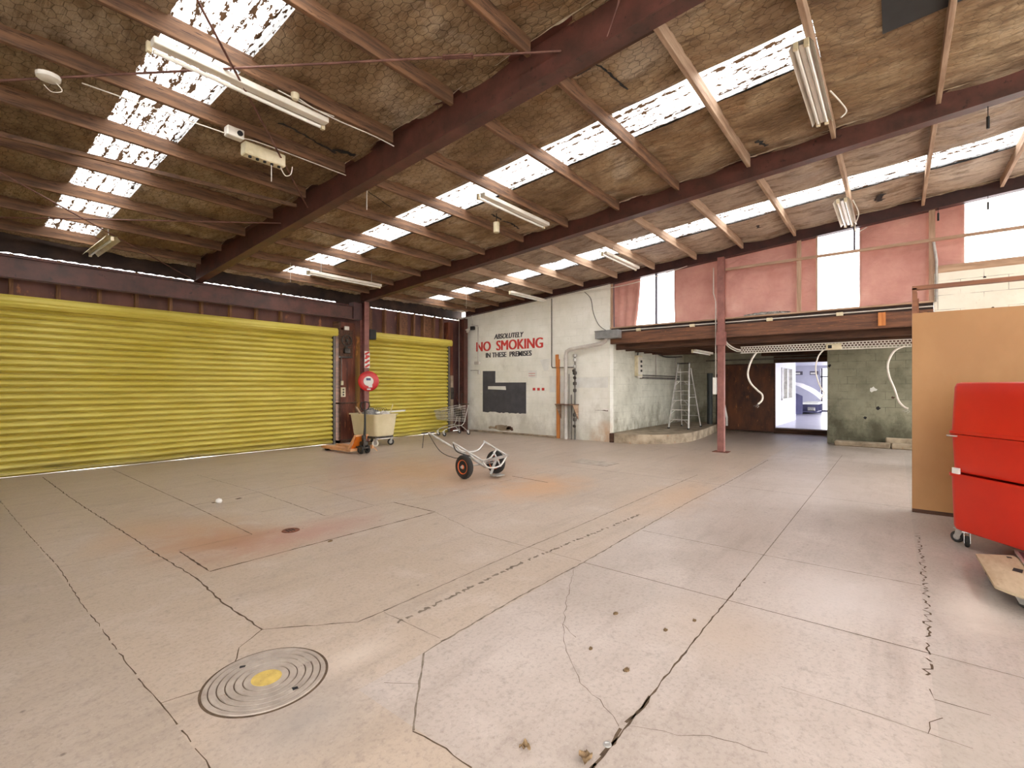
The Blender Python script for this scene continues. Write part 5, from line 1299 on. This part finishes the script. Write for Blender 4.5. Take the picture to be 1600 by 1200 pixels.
def rim(mb, x0, x1, y0, y1, z, r, w, h, n=6):
    pts = []
    for (cx, cy, st) in ((x1 - r, y1 - r, 0), (x0 + r, y1 - r, 90), (x0 + r, y0 + r, 180), (x1 - r, y0 + r, 270)):
        for k in range(n + 1): an = R(st + 90 * k / n); pts.append((cx + r * math.cos(an), cy + r * math.sin(an)))
    N = len(pts); cx = (x0 + x1) / 2; cy = (y0 + y1) / 2; vs = []
    for (off, dz) in ((0, -h / 2), (w, -h / 2), (w, h / 2), (0, h / 2)):
        for p in pts:
            d = Vector((p[0] - cx, p[1] - cy)); L_ = max(abs(d.x) / (x1 - cx), abs(d.y) / (y1 - cy))
            vs.append((p[0] + (off if d.x > 0 else -off) * (1 if abs(d.x) > (x1 - cx) * 0.8 else abs(d.x) / (x1 - cx)), p[1] + (off if d.y > 0 else -off) * (1 if abs(d.y) > (y1 - cy) * 0.8 else abs(d.y) / (y1 - cy)), z + dz))
    fs = []
    for i in range(4):
        for k in range(N): k2 = (k + 1) % N; j = (i + 1) % 4; fs.append((i * N + k, j * N + k, j * N + k2, i * N + k2))
    mb.add(vs, fs)
def castor(t, x, y, r=0.06, rzv=0.0, plate_z=None, wm='rubber', hubm='galv', name='castor_wheel'):
    ca, sa = math.cos(rzv), math.sin(rzv)
    top = plate_z or (2 * r + 0.05); off = 0.03
    cx, cy = x + off * ca, y + off * sa
    a = MB(); b = MB(); wheel(a, b, (cx, cy, r), (-sa, ca, 0), r, r * 0.55)
    w_ = obj(name, a, M[wm], t); obj('wheel_hub', b, M[hubm], w_)
    m = MB(xf=Matrix.Translation((x, y, 0)) @ Matrix.Rotation(rzv, 4, 'Z'))
    for s in (-1, 1):
        m.add([(off - 0.02, s * r * 0.42, r - 0.015), (off + 0.02, s * r * 0.42, r - 0.015), (0.03, s * r * 0.42, top - 0.008), (-0.035, s * r * 0.42, top - 0.008),
               (off - 0.02, s * r * 0.36, r - 0.015), (off + 0.02, s * r * 0.36, r - 0.015), (0.03, s * r * 0.36, top - 0.008), (-0.035, s * r * 0.36, top - 0.008)], [(0, 1, 2, 3), (7, 6, 5, 4), (0, 3, 7, 4), (1, 5, 6, 2), (0, 4, 5, 1)])
    m.box(-0.045, 0.045, -0.04, 0.04, top - 0.012, top); obj('castor_fork', m, M['galv'], t, smooth=0)
t = thing('laundry_tub', 'cream plastic tub on castors filled with scrap beside the short roller door', 'tub', (7.62, 10.92, 0))
m = MB(); tub(m, -0.36, 0.36, -0.70, 0.44, 0.25, 0.82, 0.06, 0.09); obj('tub_shell', m, M['tubplastic'], t, smooth=40)
m = MB(); rim(m, -0.36, 0.36, -0.70, 0.44, 0.81, 0.09, 0.03, 0.03); obj('tub_rim', m, M['tubplastic'], t, smooth=40)
m = MB(); m.box(-0.28, 0.28, -0.6, 0.34, 0.2, 0.26); obj('chassis', m, M['greasy'], t, smooth=0)
for x, y, a, wm in ((-0.23, -0.58, 2.2, 'white_enamel'), (0.25, -0.58, 2.4, 'rubber'), (-0.23, 0.3, 1.0, 'rubber'), (0.25, 0.3, 1.2, 'rubber')): castor(t, x, y, 0.085, a, 0.21, wm)
def scrap(name, label, pts, w, h, mm, cat):
    m = MB(); m.bar(pts[0], pts[1], w, h); obj(name, m, M[mm], label=label, cat=cat, smooth=0)
scrap('scrap_timber', 'dark timber offcut poking out of the left end of the cream tub', [(7.45, 10.9, 0.6), (7.42, 11.3, 1.0)], 0.06, 0.03, 'timber_red', 'timber offcut')
scrap('scrap_timber', 'pale timber offcut poking out of the cream tub beside the dark offcut', [(7.38, 10.75, 0.62), (7.34, 11.15, 0.98)], 0.05, 0.02, 'timber_pale', 'timber offcut')
scrap('scrap_strip', 'long white strip sticking out over the right rim of the cream tub', [(7.5, 10.5, 0.855), (8.6, 10.72, 0.865)], 0.05, 0.04, 'whitepaint', 'strip')
scrap('scrap_stick', 'thin pale stick slanting up from the right side of the cream tub', [(7.85, 10.45, 0.7), (8.1, 10.6, 1.06)], 0.015, 0.015, 'cream', 'stick')
def lump(name, label, c, rx, ry, rzz, mm, seed, cat):
    m = MB()
    def fn(u, v):
        a = u * 2 * math.pi; b = v * math.pi / 2; k = 1 + 0.35 * noise.noise(Vector((math.cos(a) * 1.8 + seed, math.sin(a) * 1.8, v * 2.5)))
        return (c[0] + rx * k * math.cos(a) * math.cos(b), c[1] + ry * k * math.sin(a) * math.cos(b), c[2] + rzz * k * math.sin(b) + 0.02 * noise.noise(Vector((a * 3, b * 6, seed))))
    m.grid(fn, 28, 10); obj(name, m, M[mm], label=label, cat=cat, smooth=40)
lump('scrap_bundle', 'grey crumpled bundle heaped in the middle of the cream tub', (7.62, 10.88, 0.74), 0.22, 0.22, 0.2, 'rag', 3, 'bundle')
lump('scrap_bundle', 'pale crumpled bundle at the near corner of the cream tub', (7.72, 10.45, 0.76), 0.16, 0.13, 0.12, 'whitepipe', 8, 'bundle')
m = MB()
for k in range(5):
    a0 = Vector((7.62 + 0.05 * k, 10.6 - 0.03 * k, 0.88)); m.tube(smooth_path([a0, a0 + Vector((0.05, 0.1, 0.07)), a0 + Vector((0.0, 0.2 - 0.02 * k, 0.09)), a0 + Vector((-0.06, 0.12, 0.03))], 4), 0.006, 5)
obj('wire_coil', m, M['cable_dark'], label='tangle of dark wire on top of the scrap in the cream tub', cat='wire coil')

# ------------------------------------------------------------------ shopping trolley
t = thing('shopping_trolley', 'chrome wire shopping trolley parked in the corner by the white wall', 'shopping trolley', (10.65, 10.95, 0), R(168))
# local +x = nose
m = MB(); wr = 0.004
def lerp(a, b, k): return a + (b - a) * k
def bx_pt(u, s, v):       # u 0 back..1 nose ; s -1..1 ; v 0 bottom..1 top
    wdt = lerp(0.27, 0.19, u) * lerp(0.85, 1.0, v)
    xx = lerp(-0.36 + 0.02 * v, 0.46 + 0.08 * v, u)
    z0 = lerp(0.42, 0.5, u); z1 = lerp(0.92, 0.78, u)
    return (xx, s * wdt, lerp(z0, z1, v))
for s in (-1, 1):
    for k in range(15): m.tube([bx_pt(k / 14, s, 0), bx_pt(k / 14, s, 1)], wr, 4)
    for k in range(7): m.tube([bx_pt(0, s, k / 6), bx_pt(1, s, k / 6)], wr, 4)
for e in (0, 1):
    for k in range(9): q = -1 + 2 * k / 8; m.tube([bx_pt(e, q, 0), bx_pt(e, q, 1)], wr, 4)
    for k in range(7): m.tube([bx_pt(e, -1, k / 6), bx_pt(e, 1, k / 6)], wr, 4)
for k in range(13): m.tube([bx_pt(k / 12, -1, 0), bx_pt(k / 12, 1, 0)], wr, 4)
for k in range(7): q = -1 + 2 * k / 6; m.tube([bx_pt(0, q, 0), bx_pt(1, q, 0)], wr, 4)
obj('wire_basket', m, M['alu'], t)
m = MB()
m.tube([bx_pt(0, -1, 1), bx_pt(1, -1, 1), bx_pt(1, 1, 1), bx_pt(0, 1, 1)], 0.009, 6, closed=True); obj('basket_rim', m, M['alu'], t)
m = MB()
for s in (-1, 1):
    m.tube(smooth_path([(-0.46, s * 0.25, 0.97), (-0.40, s * 0.25, 0.75), (-0.30, s * 0.24, 0.4), (-0.22, s * 0.22, 0.3), (-0.30, s * 0.24, 0.22), (-0.40, s * 0.26, 0.13)], 4), 0.012, 8)
    m.tube(smooth_path([(-0.22, s * 0.22, 0.31), (0.1, s * 0.2, 0.27), (0.36, s * 0.18, 0.2), (0.42, s * 0.18, 0.13)], 4), 0.012, 8)
m.tube([(-0.2, -0.22, 0.3), (-0.2, 0.22, 0.3)], 0.01, 6); m.tube([(0.3, -0.18, 0.22), (0.3, 0.18, 0.22)], 0.01, 6)
obj('chassis', m, M['alu'], t)
m = MB(); m.cyl((-0.46, -0.27, 0.97), (-0.46, 0.27, 0.97), 0.017, 10); obj('handle_bar', m, M['greasy'], t)
m = MB()
for k in range(5): m.tube([(-0.32 + 0.05 * k * 0.3, -0.2 + 0.1 * k, 0.55), (-0.18, -0.2 + 0.1 * k, 0.9)], 0.005, 4)
for k in range(4): m.tube([(-0.31 + 0.035 * k, -0.21, 0.57 + 0.1 * k), (-0.31 + 0.035 * k, 0.21, 0.57 + 0.1 * k)], 0.005, 4)
m.add([(-0.30, -0.2, 0.56), (-0.30, 0.2, 0.56), (-0.2, 0.2, 0.82), (-0.2, -0.2, 0.82)], [(0, 1, 2, 3)]); obj('child_seat', m, M['greasy'], t)
m = MB(); m.cyl((-0.2, 0.24, 0.35), (-0.2, 0.24, 1.28), 0.008, 6); m.tube([(-0.2, 0.24, 1.28), (-0.24, 0.24, 1.31), (-0.28, 0.24, 1.26)], 0.008, 6); obj('security_pole', m, M['greasy'], t)
for x, y in ((-0.42, 0.26), (-0.42, -0.26), (0.42, 0.18), (0.42, -0.18)): castor(t, x, y, 0.055, 2.6, 0.15)

# ------------------------------------------------------------------ two-wheeled bottle trolley
t = thing('bottle_trolley', 'silver tubular cylinder trolley lying back on two orange-hubbed pneumatic wheels', 'hand trolley', (6.08, 5.6, 0))
for x in (-0.33, 0.38):
    a = MB(); b = MB(); ax = (1, -0.10 if x < 0 else 0.05, 0)
    c = (x, 0.02 if x < 0 else -0.06, 0.2); X = axis_xf(c, ax)
    a.lathe([(0.115, -0.035), (0.15, -0.048), (0.185, -0.04), (0.2, -0.018), (0.2, 0.018), (0.185, 0.04), (0.15, 0.048), (0.115, 0.035)], 36, X)
    w_ = obj('pneumatic_tyre', a, M['rubber'], t, smooth=30)
    b.lathe([(0.0, -0.05), (0.03, -0.048), (0.04, -0.03), (0.07, -0.024), (0.1, -0.028), (0.112, -0.042), (0.12, -0.044), (0.12, 0.044), (0.112, 0.042), (0.1, 0.028), (0.07, 0.024), (0.04, 0.03), (0.03, 0.048), (0.0, 0.05)], 32, X)
    obj('wheel_hub', b, M['hubo'], w_, smooth=30)
    b = MB(); b.lathe([(0, -0.07), (0.02, -0.07), (0.026, -0.05), (0.026, 0.05), (0, 0.05)], 16, X); obj('axle_cap', b, M['galv'], w_)
m = MB(); m.cyl((-0.33, 0.02, 0.2), (0.38, -0.06, 0.2), 0.014, 8); obj('axle', m, M['galv'], t)
m = MB(); m.cyl((-0.10, -0.27, 0.19), (0.02, 1.3, 0.66), 0.021, 12); obj('main_pole', m, M['alu'], t)
ra0, ra1 = Vector((-0.22, -0.28, 0.32)), Vector((-0.20, 0.42, 0.56)); rb0, rb1 = Vector((0.36, -0.34, 0.34)), Vector((0.38, 0.22, 0.55))
for a_, b_ in ((ra0, ra1), (rb0, rb1)):
    m = MB(); m.cyl(a_, b_, 0.016, 10); obj('side_rail', m, M['alu'], t)
for k in (0.02, 0.45, 0.96):
    pa = ra0.lerp(ra1, k); pb = rb0.lerp(rb1, k); mid = (pa + pb) / 2
    m = MB(); m.tube(smooth_path([pa, pa.lerp(mid, 0.45) + Vector((0, -0.02, -0.14)), pb.lerp(mid, 0.6) + Vector((0, -0.02, -0.15)), pb], 5), 0.015, 8); obj('cradle_hoop', m, M['alu'], t)
m = MB(); m.bar(ra0 + Vector((0, 0, -0.02)), rb0 + Vector((0.03, 0, 0.0)), 0.05, 0.012, up=(0, 1, 0.3)); m.bar((0.02, -0.26, 0.06), (0.16, -0.28, 0.34), 0.06, 0.01, up=(0, 1, 0)); m.bar((0.24, -0.3, 0.16), (0.16, -0.2, 0.42), 0.03, 0.01, up=(0, 1, 0)); m.box(-0.02, 0.2, -0.42, -0.28, 0.035, 0.05)
obj('toe_plate', m, M['galv'], t, smooth=0)
m = MB(); m.tube(smooth_path([(0.02, 1.3, 0.64), (-0.06, 0.9, 0.36), (-0.05, 0.55, 0.27), (-0.06, 0.3, 0.3)]), 0.007, 6); m.tube(smooth_path([(-0.20, 0.42, 0.55), (-0.18, 0.36, 0.42), (-0.12, 0.2, 0.36), (-0.08, 0.1, 0.34)]), 0.012, 6); obj('tie_cable', m, M['greasy'], t)
m = MB(); m.cyl((-0.14, 1.32, 0.66), (0.16, 1.30, 0.66), 0.014, 8); m.cyl((-0.08, 1.32, 0.66), (-0.1, 1.34, 0.38), 0.007, 6); obj('handle_bar', m, M['greasy'], t)

# ------------------------------------------------------------------ brown partition, red tubs, dolly
t = thing('partition', 'tall brown hardboard partition with an open timber frame along its top', 'partition', (7.68, -0.16, 0))
m = MB(); m.box(0, 0.012, -4.0, 0, 0.0, 2.44); obj('board_face', m, M['ply'], t, smooth=0)
m = MB(); m.box(0.012, 0.11, -0.045, 0.0, 0, 2.75); m.box(-0.0, 0.012, -0.045, 0.0, 2.44, 2.75); obj('end_post', m, M['plyframe'], t, smooth=0)
m = MB(); m.box(0, 0.1, -4.0, 0.0, 2.73, 2.775); obj('top_rail', m, M['plyframe'], t, smooth=0)
m = MB(); m.box(0.012, 0.6, -0.05, -0.04, 2.44, 2.70); m.box(0.58, 0.62, -0.08, -0.04, 0, 2.7); obj('return_board', m, M['plyframe'], t, smooth=0)
m = MB(); m.box(-0.004, 0.0, -4.0, 0, 0, 0.045); obj('scuffed_foot', m, M['timber_dark'], t, smooth=0)
# nested red tubs, long side facing the room; local x to the right of the view, local y away from the camera
FA = AZ - R(90)
def camloc(lat, d): fx, fy = math.cos(AZ), math.sin(AZ); return (d * fx + lat * fy, d * fy - lat * fx, 0)
TL = camloc(4.83, 4.13)
def redtub(label, z0, z1, inv, ins, cast=False, group='stacked red tubs', extra=None):
    t = thing('plastic_tub', label, 'tub', (TL[0], TL[1], 0 if cast else z0), FA + R(90) - R(90), group)
    o = 0 if cast else z0; m = MB()
    if inv:
        m = MB(xf=Matrix.Translation((0, 0, z1 - o)) @ Matrix.Diagonal((1, 1, -1, 1))); tub(m, -0.52 + ins, 0.52 - ins, -0.70, 0.62, 0, z1 - z0, 0.016, 0.08)
        m.f = [q[::-1] for q in m.f]
    else: tub(m, -0.52 + ins, 0.52 - ins, -0.70, 0.62, z0 - o, z1 - o, 0.012, 0.08)
    obj('tub_shell', m, M['redplastic'], t, smooth=40)
    m = MB(); zr = (z0 if inv else z1) - o; rim(m, -0.52 + ins, 0.52 - ins, -0.70, 0.62, zr + (0.015 if inv else -0.015), 0.08, 0.012, 0.026); obj('tub_rim', m, M['redplastic'], t, smooth=40)
    return t
tb = redtub('lowest of three stacked red plastic tubs, standing on castors beside the brown partition', 0.145, 0.70, False, 0.0, True)
for x, y, a in ((-0.44, 0.50, -2.2), (-0.40, 0.60, 1.9), (0.44, 0.5, 2.0), (-0.44, -0.6, 2.4), (0.44, -0.6, 2.4)): castor(tb, x, y, 0.055, a, 0.15)
tb2 = redtub('middle one of three stacked red plastic tubs, with a pale metal loop at its corner', 0.705, 1.08, False, 0.005)
m = MB(); m.tube(smooth_path([(-0.5, 0.5, 0.36), (-0.55, 0.52, 0.36), (-0.555, 0.58, 0.36), (-0.5, 0.6, 0.36)], 5), 0.008, 6); obj('metal_loop', m, M['galv'], tb2)
m = MB(); m.box(-0.527, -0.508, 0.49, 0.56, -0.03, 0.05); obj('pale_tape', m, M['whitepaint'], tb2, smooth=0)
tb3 = redtub('topmost of the stacked red plastic tubs, turned upside down', 1.085, 1.585, True, 0.0)
m = MB(); m.box(-0.489, -0.47, -0.5, 0.02, 0.36, 0.42, bev=0.003); obj('white_marking', m, M['whitepaint'], tb3, smooth=0)
t = thing('plywood_dolly', 'low plywood dolly on black castors in front of the red tubs', 'dolly', (5.55, -1.05, 0), 0)
pts = [(5.62, -0.53), (4.80, -0.55), (4.72, -0.62), (4.2, -1.3), (4.95, -1.72), (5.75, -0.76)]
m = MB(); m.prism([(a - 5.55, b + 1.05) for a, b in pts][::-1], 0.112, 0.13); obj('deck', m, M['dollyply'], t, smooth=0)
for (a, b), an in (((5.50, -0.62), 2.4), ((4.86, -0.68), -2.2), ((4.4, -1.25), 1.0), ((4.95, -1.5), 0.3)): castor(t, a - 5.55, b + 1.05, 0.04, an, 0.112, 'rubber', 'blacksteel')
m = MB(); m.box(-0.30, -0.18, 0.20, 0.24, 0.13, 0.132); m.xf = Matrix.Identity(4)
m.prism([(-0.30, 0.30), (-0.20, 0.28), (-0.18, 0.33), (-0.27, 0.35)], 0.13, 0.1312); m.prism([(0.1, 0.3), (0.14, 0.3), (0.14, 0.33), (0.1, 0.33)], 0.13, 0.1312); obj('dark_marks', m, M['black'], t, smooth=0)
fb = [camloc(4.31, 4.10), camloc(4.02, 3.74), camloc(4.16, 3.5), camloc(4.33, 3.62)]
t = thing('framed_board', 'dark board with a silver edge lying on the plywood dolly', 'board', (fb[0][0], fb[0][1], 0.131))
m = MB(); m.prism([(p[0] - fb[0][0], p[1] - fb[0][1]) for p in fb], 0.0, 0.012); obj('board_face', m, mat('dark_maroon_board', (88, 70, 78), (66, 54, 60), 5, 0.5), t, smooth=0)
m = MB(); m.bar((0, 0, 0.007), (fb[1][0] - fb[0][0], fb[1][1] - fb[0][1], 0.007), 0.02, 0.014); obj('metal_edge', m, M['galv'], t, smooth=0)

# ------------------------------------------------------------------ floor furniture
t = thing('manhole_cover', 'round ribbed iron manhole cover with a yellow centre, set in the floor', 'manhole cover', (1.17, 2.6, 0))
prof = [(0.0, 0.006), (0.095, 0.006)]
for r_ in (0.105, 0.145, 0.185, 0.222, 0.26):
    prof += [(r_, 0.006), (r_ + 0.002, 0.001), (r_ + 0.007, 0.001), (r_ + 0.009, 0.006)]
prof += [(0.288, 0.006), (0.292, 0.0005)]
m = MB(); m.lathe(prof, 72); obj('cover_plate', m, M['iron'], t, smooth=20)
m = MB()
for r_ in (0.105, 0.145, 0.185, 0.222, 0.26): m.lathe([(r_ + 0.0025, 0.0025), (r_ + 0.0065, 0.0025)], 72); m.f = m.f[:-2]
obj('groove_dirt', m, M['crack'], t, smooth=0)
m = MB(); m.lathe([(0.292, 0.0008), (0.300, 0.0018), (0.305, 0.0006)], 72); obj('dirt_ring', m, M['crack'], t, smooth=0)
m = MB(); m.lathe([(0.0, 0.0072), (0.07, 0.0072), (0.074, 0.006)], 36); obj('yellow_centre', m, M['yellowmark'], t, smooth=0)
m = MB(); m.prism([(-0.055, 0.20), (-0.03, 0.19), (-0.02, 0.205), (-0.045, 0.22)], 0.006, 0.0072); m.prism([(0.035, -0.215), (0.06, -0.22), (0.065, -0.2), (0.04, -0.19)], 0.006, 0.0072); obj('lifting_slots', m, M['black'], t, smooth=0)
m = MB()
for k in range(6): m.box(0.13 + 0.018 * k, 0.138 + 0.018 * k, -0.045 - 0.0 * k, 0.03, 0.006, 0.0085)
for k in range(3): m.box(-0.24 + 0.02 * k, -0.234 + 0.02 * k, -0.06, 0.01, 0.006, 0.0085)
obj('raised_bars', m, M['iron'], t, smooth=0)
t = thing('floor_drain', 'small rusty round drain cover set in the large floor pit plate', 'drain', (2.53, 5.06, 0))
m = MB(); m.lathe([(0, 0.003), (0.07, 0.003), (0.078, 0.006), (0.085, 0.006), (0.09, 0.001)], 32); obj('drain_rim', m, M['rustwall'], t)
m = MB()
for k in range(3): m.box(-0.04 + 0.03 * k, -0.028 + 0.03 * k, -0.04, 0.04, 0.003, 0.0045)
obj('drain_slots', m, M['black'], t, smooth=0)
# kerb slabs by the olive wall
for (x0, x1, y0, y1, z1, l) in ((15.0, 15.35, 0.1, 1.25, 0.12, 'longer flat kerb stone lying at the foot of the olive block wall'), (15.0, 15.3, -0.9, 0.08, 0.13, 'second kerb stone half hidden behind the brown partition'), (15.36, 15.5, -0.9, 0.2, 0.24, 'raised kerb stone against the olive block wall')):
    m = MB(); m.box(x0, x1, y0, y1, 0, z1, bev=0.02); obj('kerb_stone', m, M['concrete'], label=l, cat='kerb stone')
# litter
def leaf(loc, rzv, s, label, curl=0.6):
    m = MB(xf=Matrix.Rotation(rzv, 4, 'Z'))
    def fn(u, v):
        x = (u - 0.5) * s; w_ = 0.38 * s * math.sin(math.pi * min(max(u, 0.03), 0.97)); y = (v - 0.5) * 2 * w_
        return (x, y, 0.004 + curl * abs(y) * 0.9 + 0.15 * s * (u - 0.5) ** 2 + 0.006 * math.sin(u * 14 + v * 5))
    m.grid(fn, 12, 8); o = obj('dry_leaf', m, M['litter'], label=label, cat='leaf', smooth=60)
    o.location = (loc[0], loc[1], 0.002); return o
a_, b_ = xy(915, 1187); leaf((a_, b_), 0.5, 0.075, 'larger curled dry leaf beside the diagonal floor joint', 0.7)
a_, b_ = xy(820, 1172); leaf((a_, b_), 2.0, 0.05, 'small twisted dry leaf left of the diagonal floor joint', 1.4)
a_, b_ = xy(342, 786); m = MB(); m.lathe([(0, 0), (0.03, 0.002), (0.042, 0.025), (0.035, 0.05), (0, 0.065)], 14, Matrix.Translation((a_, b_, 0))); obj('foam_ball', m, M['whitepaint'], label='small white ball lying between the two black floor slots', cat='ball')
a_, b_ = xy(949, 1164); m = MB(); m.lathe([(0.008, 0.002), (0.012, 0.006), (0.018, 0.005), (0.019, 0.001)], 16, Matrix.Translation((a_, b_, 0))); obj('steel_washer', m, M['galv'], label='small steel washer lying in the diagonal floor joint', cat='washer')
for px, py, s, l in ((979, 1047, 0.03, 'brown dropping on the grey slab left of the diagonal joint, nearer the camera'), (962, 959, 0.028, 'brown dropping on the grey slab near the wandering crack'), (1040, 985, 0.024, 'brown dropping beside the diagonal joint beyond the others'), (923, 1014, 0.02, 'small brown dropping close to the wandering crack'), (1085, 970, 0.022, 'brown dropping just right of the diagonal floor joint'), (516, 349 + 497, 0.03, 'small dark pebble on the floor below the pit cover corner')):
    a_, b_ = xy(px, py); lump('pebble', l, (a_, b_, -0.002), s * 0.75, s * 0.5, 0.007, 'litter', int(px), 'pebble')

# ------------------------------------------------------------------ bright room beyond the doorway
m = MB(); m.box(18.1, 31, -4, 7, -0.1, 0.14); struct('floor_back_room', m, M['roomfloor'], smooth=0)
m = MB(); m.box(18.1, 23.0, 3.25, 3.4, 0.14, 1.07); m.box(18.1, 23.0, 3.25, 3.4, 2.22, 2.66); m.box(18.1, 19.8, 3.25, 3.4, 1.07, 2.22); m.box(22.0, 23.0, 3.25, 3.4, 1.07, 2.22)
struct('wall_back_room_left', m, M['roomwhite'], smooth=0)
m = MB(); m.box(31, 31.15, 3.2, 7, 0.14, 2.66); m.box(31, 31.15, -4, 3.2, 2.5, 2.66); m.box(23.0, 31, 7, 7.15, 0.14, 2.66); struct('wall_back_room_end', m, M['roomwhite'], smooth=0)
m = MB(); m.box(18.1, 31.15, -4, 7.15, 2.66, 2.75); struct('ceiling_back_room', m, M['roomwhite'], smooth=0)
m = MB(); m.add([(19.8, 3.33, 1.07), (22.0, 3.33, 1.07), (22.0, 3.33, 2.22), (19.8, 3.33, 2.22)], [(0, 1, 2, 3)]); w7 = struct('window_7', m, M['pane'], label='grey sash window in the left wall of the bright back room', smooth=0)
m = MB()
for x in (19.8, 20.85, 21.95): m.box(x, x + 0.05, 3.22, 3.36, 1.07, 2.22)
m.box(19.75, 22.05, 3.2, 3.36, 1.02, 1.08); struct('window_frame', m, M['galv'], parent=w7, smooth=0)
m = MB(); m.box(18.45, 18.5, 3.22, 3.25, 0.2, 2.5); obj('door_edge', m, M['frame_dark'], label='thin dark vertical edge on the left wall just inside the bright doorway', cat='edge strip', smooth=0)
m = MB(); m.box(31.02, 31.04, -4, 3.2, 0.14, 2.5); w8 = struct('window_8', m, M['pane'], label='glazed doors at the far end of the bright back room', smooth=0)
m = MB()
for y in (3.1, 2.2, 1.2, 0.2): m.box(30.95, 31.06, y, y + 0.08, 0.14, 2.5)
m.box(30.95, 31.06, -4, 3.2, 2.02, 2.09); m.box(30.95, 31.06, -4, 3.2, 0.14, 0.24); struct('window_frame', m, M['frame_dark'], parent=w8, smooth=0)
for y, l in ((4.24, 'left dark wall vent high on the end wall of the back room'), (3.5, 'right dark wall vent high on the end wall of the back room')):
    t = thing('wall_vent', l, 'vent', (31.0, y, 2.16)); m = MB(); m.box(-0.03, 0, -0.2, 0.2, 0, 0.2); obj('vent_frame', m, M['frame_dark'], t, smooth=0)
    m = MB(); m.box(-0.035, -0.03, -0.08, 0.16, 0.04, 0.13); obj('vent_opening', m, M['whitepaint'], t, smooth=0)
t = thing('work_counter', 'slate blue sided counter with shelves under a dust sheet in the back room', 'counter', (27.6, 3.0, 0.14))
m = MB(); m.add([(-0.03, 1.2, 0), (-0.03, 0.6, 0), (-0.03, 0.6, 0.91), (-0.03, 1.2, 1.2), (0.0, 1.2, 0), (0.0, 0.6, 0), (0.0, 0.6, 0.91), (0.0, 1.2, 1.2)], [(0, 3, 2, 1), (4, 5, 6, 7), (1, 2, 6, 5), (2, 3, 7, 6), (0, 1, 5, 4), (0, 4, 7, 3)]); obj('side_panel', m, M['navy'], t, smooth=0)
m = MB(); m.box(0.0, 2.0, 0.0, 1.2, 0.12, 0.15); m.box(0.4, 0.42, 0.0, 1.2, 0.15, 0.5); m.box(1.95, 2.0, 0.0, 1.2, 0.0, 0.5); obj('shelf', m, M['navy'], t, smooth=0)
m = MB(); m.box(0.0, 2.0, -0.05, 0.6, 0.5, 0.6); obj('counter_top', m, M['whitepaint'], t, smooth=0)
def ds(u, v):
    x = 27.5 + 2.2 * u; y = 4.25 - 1.4 * v
    z = 1.62 + 0.12 * math.sin(u * 2.6) - 0.75 * v ** 2.0 + 0.05 * noise.noise(Vector((x * 3, y * 3, 1)))
    return (x, y, z)
m = MB(); m.grid(ds, 30, 20)
o_ = obj('dust_sheet', m, M['sheet'], label='white dust sheet draped over the counter in the back room', cat='dust sheet', smooth=80)
for k, (x, y) in enumerate(((27.75, 3.1), (28.2, 3.15))):
    m = MB(); m.cyl((x, y, 0.40), (x, y + 0.3, 0.40), 0.10, 16); obj('roll', m, M['rag'], label=('grey roll on the counter shelf nearer the blue side' if k == 0 else 'grey roll on the counter shelf deeper in'), cat='roll')
l_ = lamp('back_room_fill', (24.5, 0.6, 2.64), (0, 0, 0), 3.0, 3.0, 3, (0.95, 0.96, 1.0))  # added fill light to brighten the back room, no fitting behind it

m = MB(); m.bar((4.28, 2.66, rz(2.66, 4.12)), (4.28, 1.70, rz(1.70, 4.12)), 0.05, 0.12)
obj('timber_trimmer', m, M['timber_dark'], label='short dark timber between two purlins beside the nearest beam, next to the square black gap', cat='timber', smooth=0)
m = MB()
def fo(u, v):
    y = 2.75 - 0.95 * u; return (12.02 + 0.03 * noise.noise(Vector((u * 9, v * 4, 2))) + 0.02 * v, y, 3.157 + 0.07 * v * (0.5 + 0.5 * math.sin(u * 3.0)) + 0.012 * noise.noise(Vector((u * 14, v * 5, 7))))
m.grid(fo, 40, 6); obj('foil_scrap', m, mat('crumpled_foil', (186, 184, 180), (120, 116, 112), 20, 0.4, 0.3), label='crumpled silver foil strip lying on the sill under the torn pink cloth', cat='foil', smooth=30)
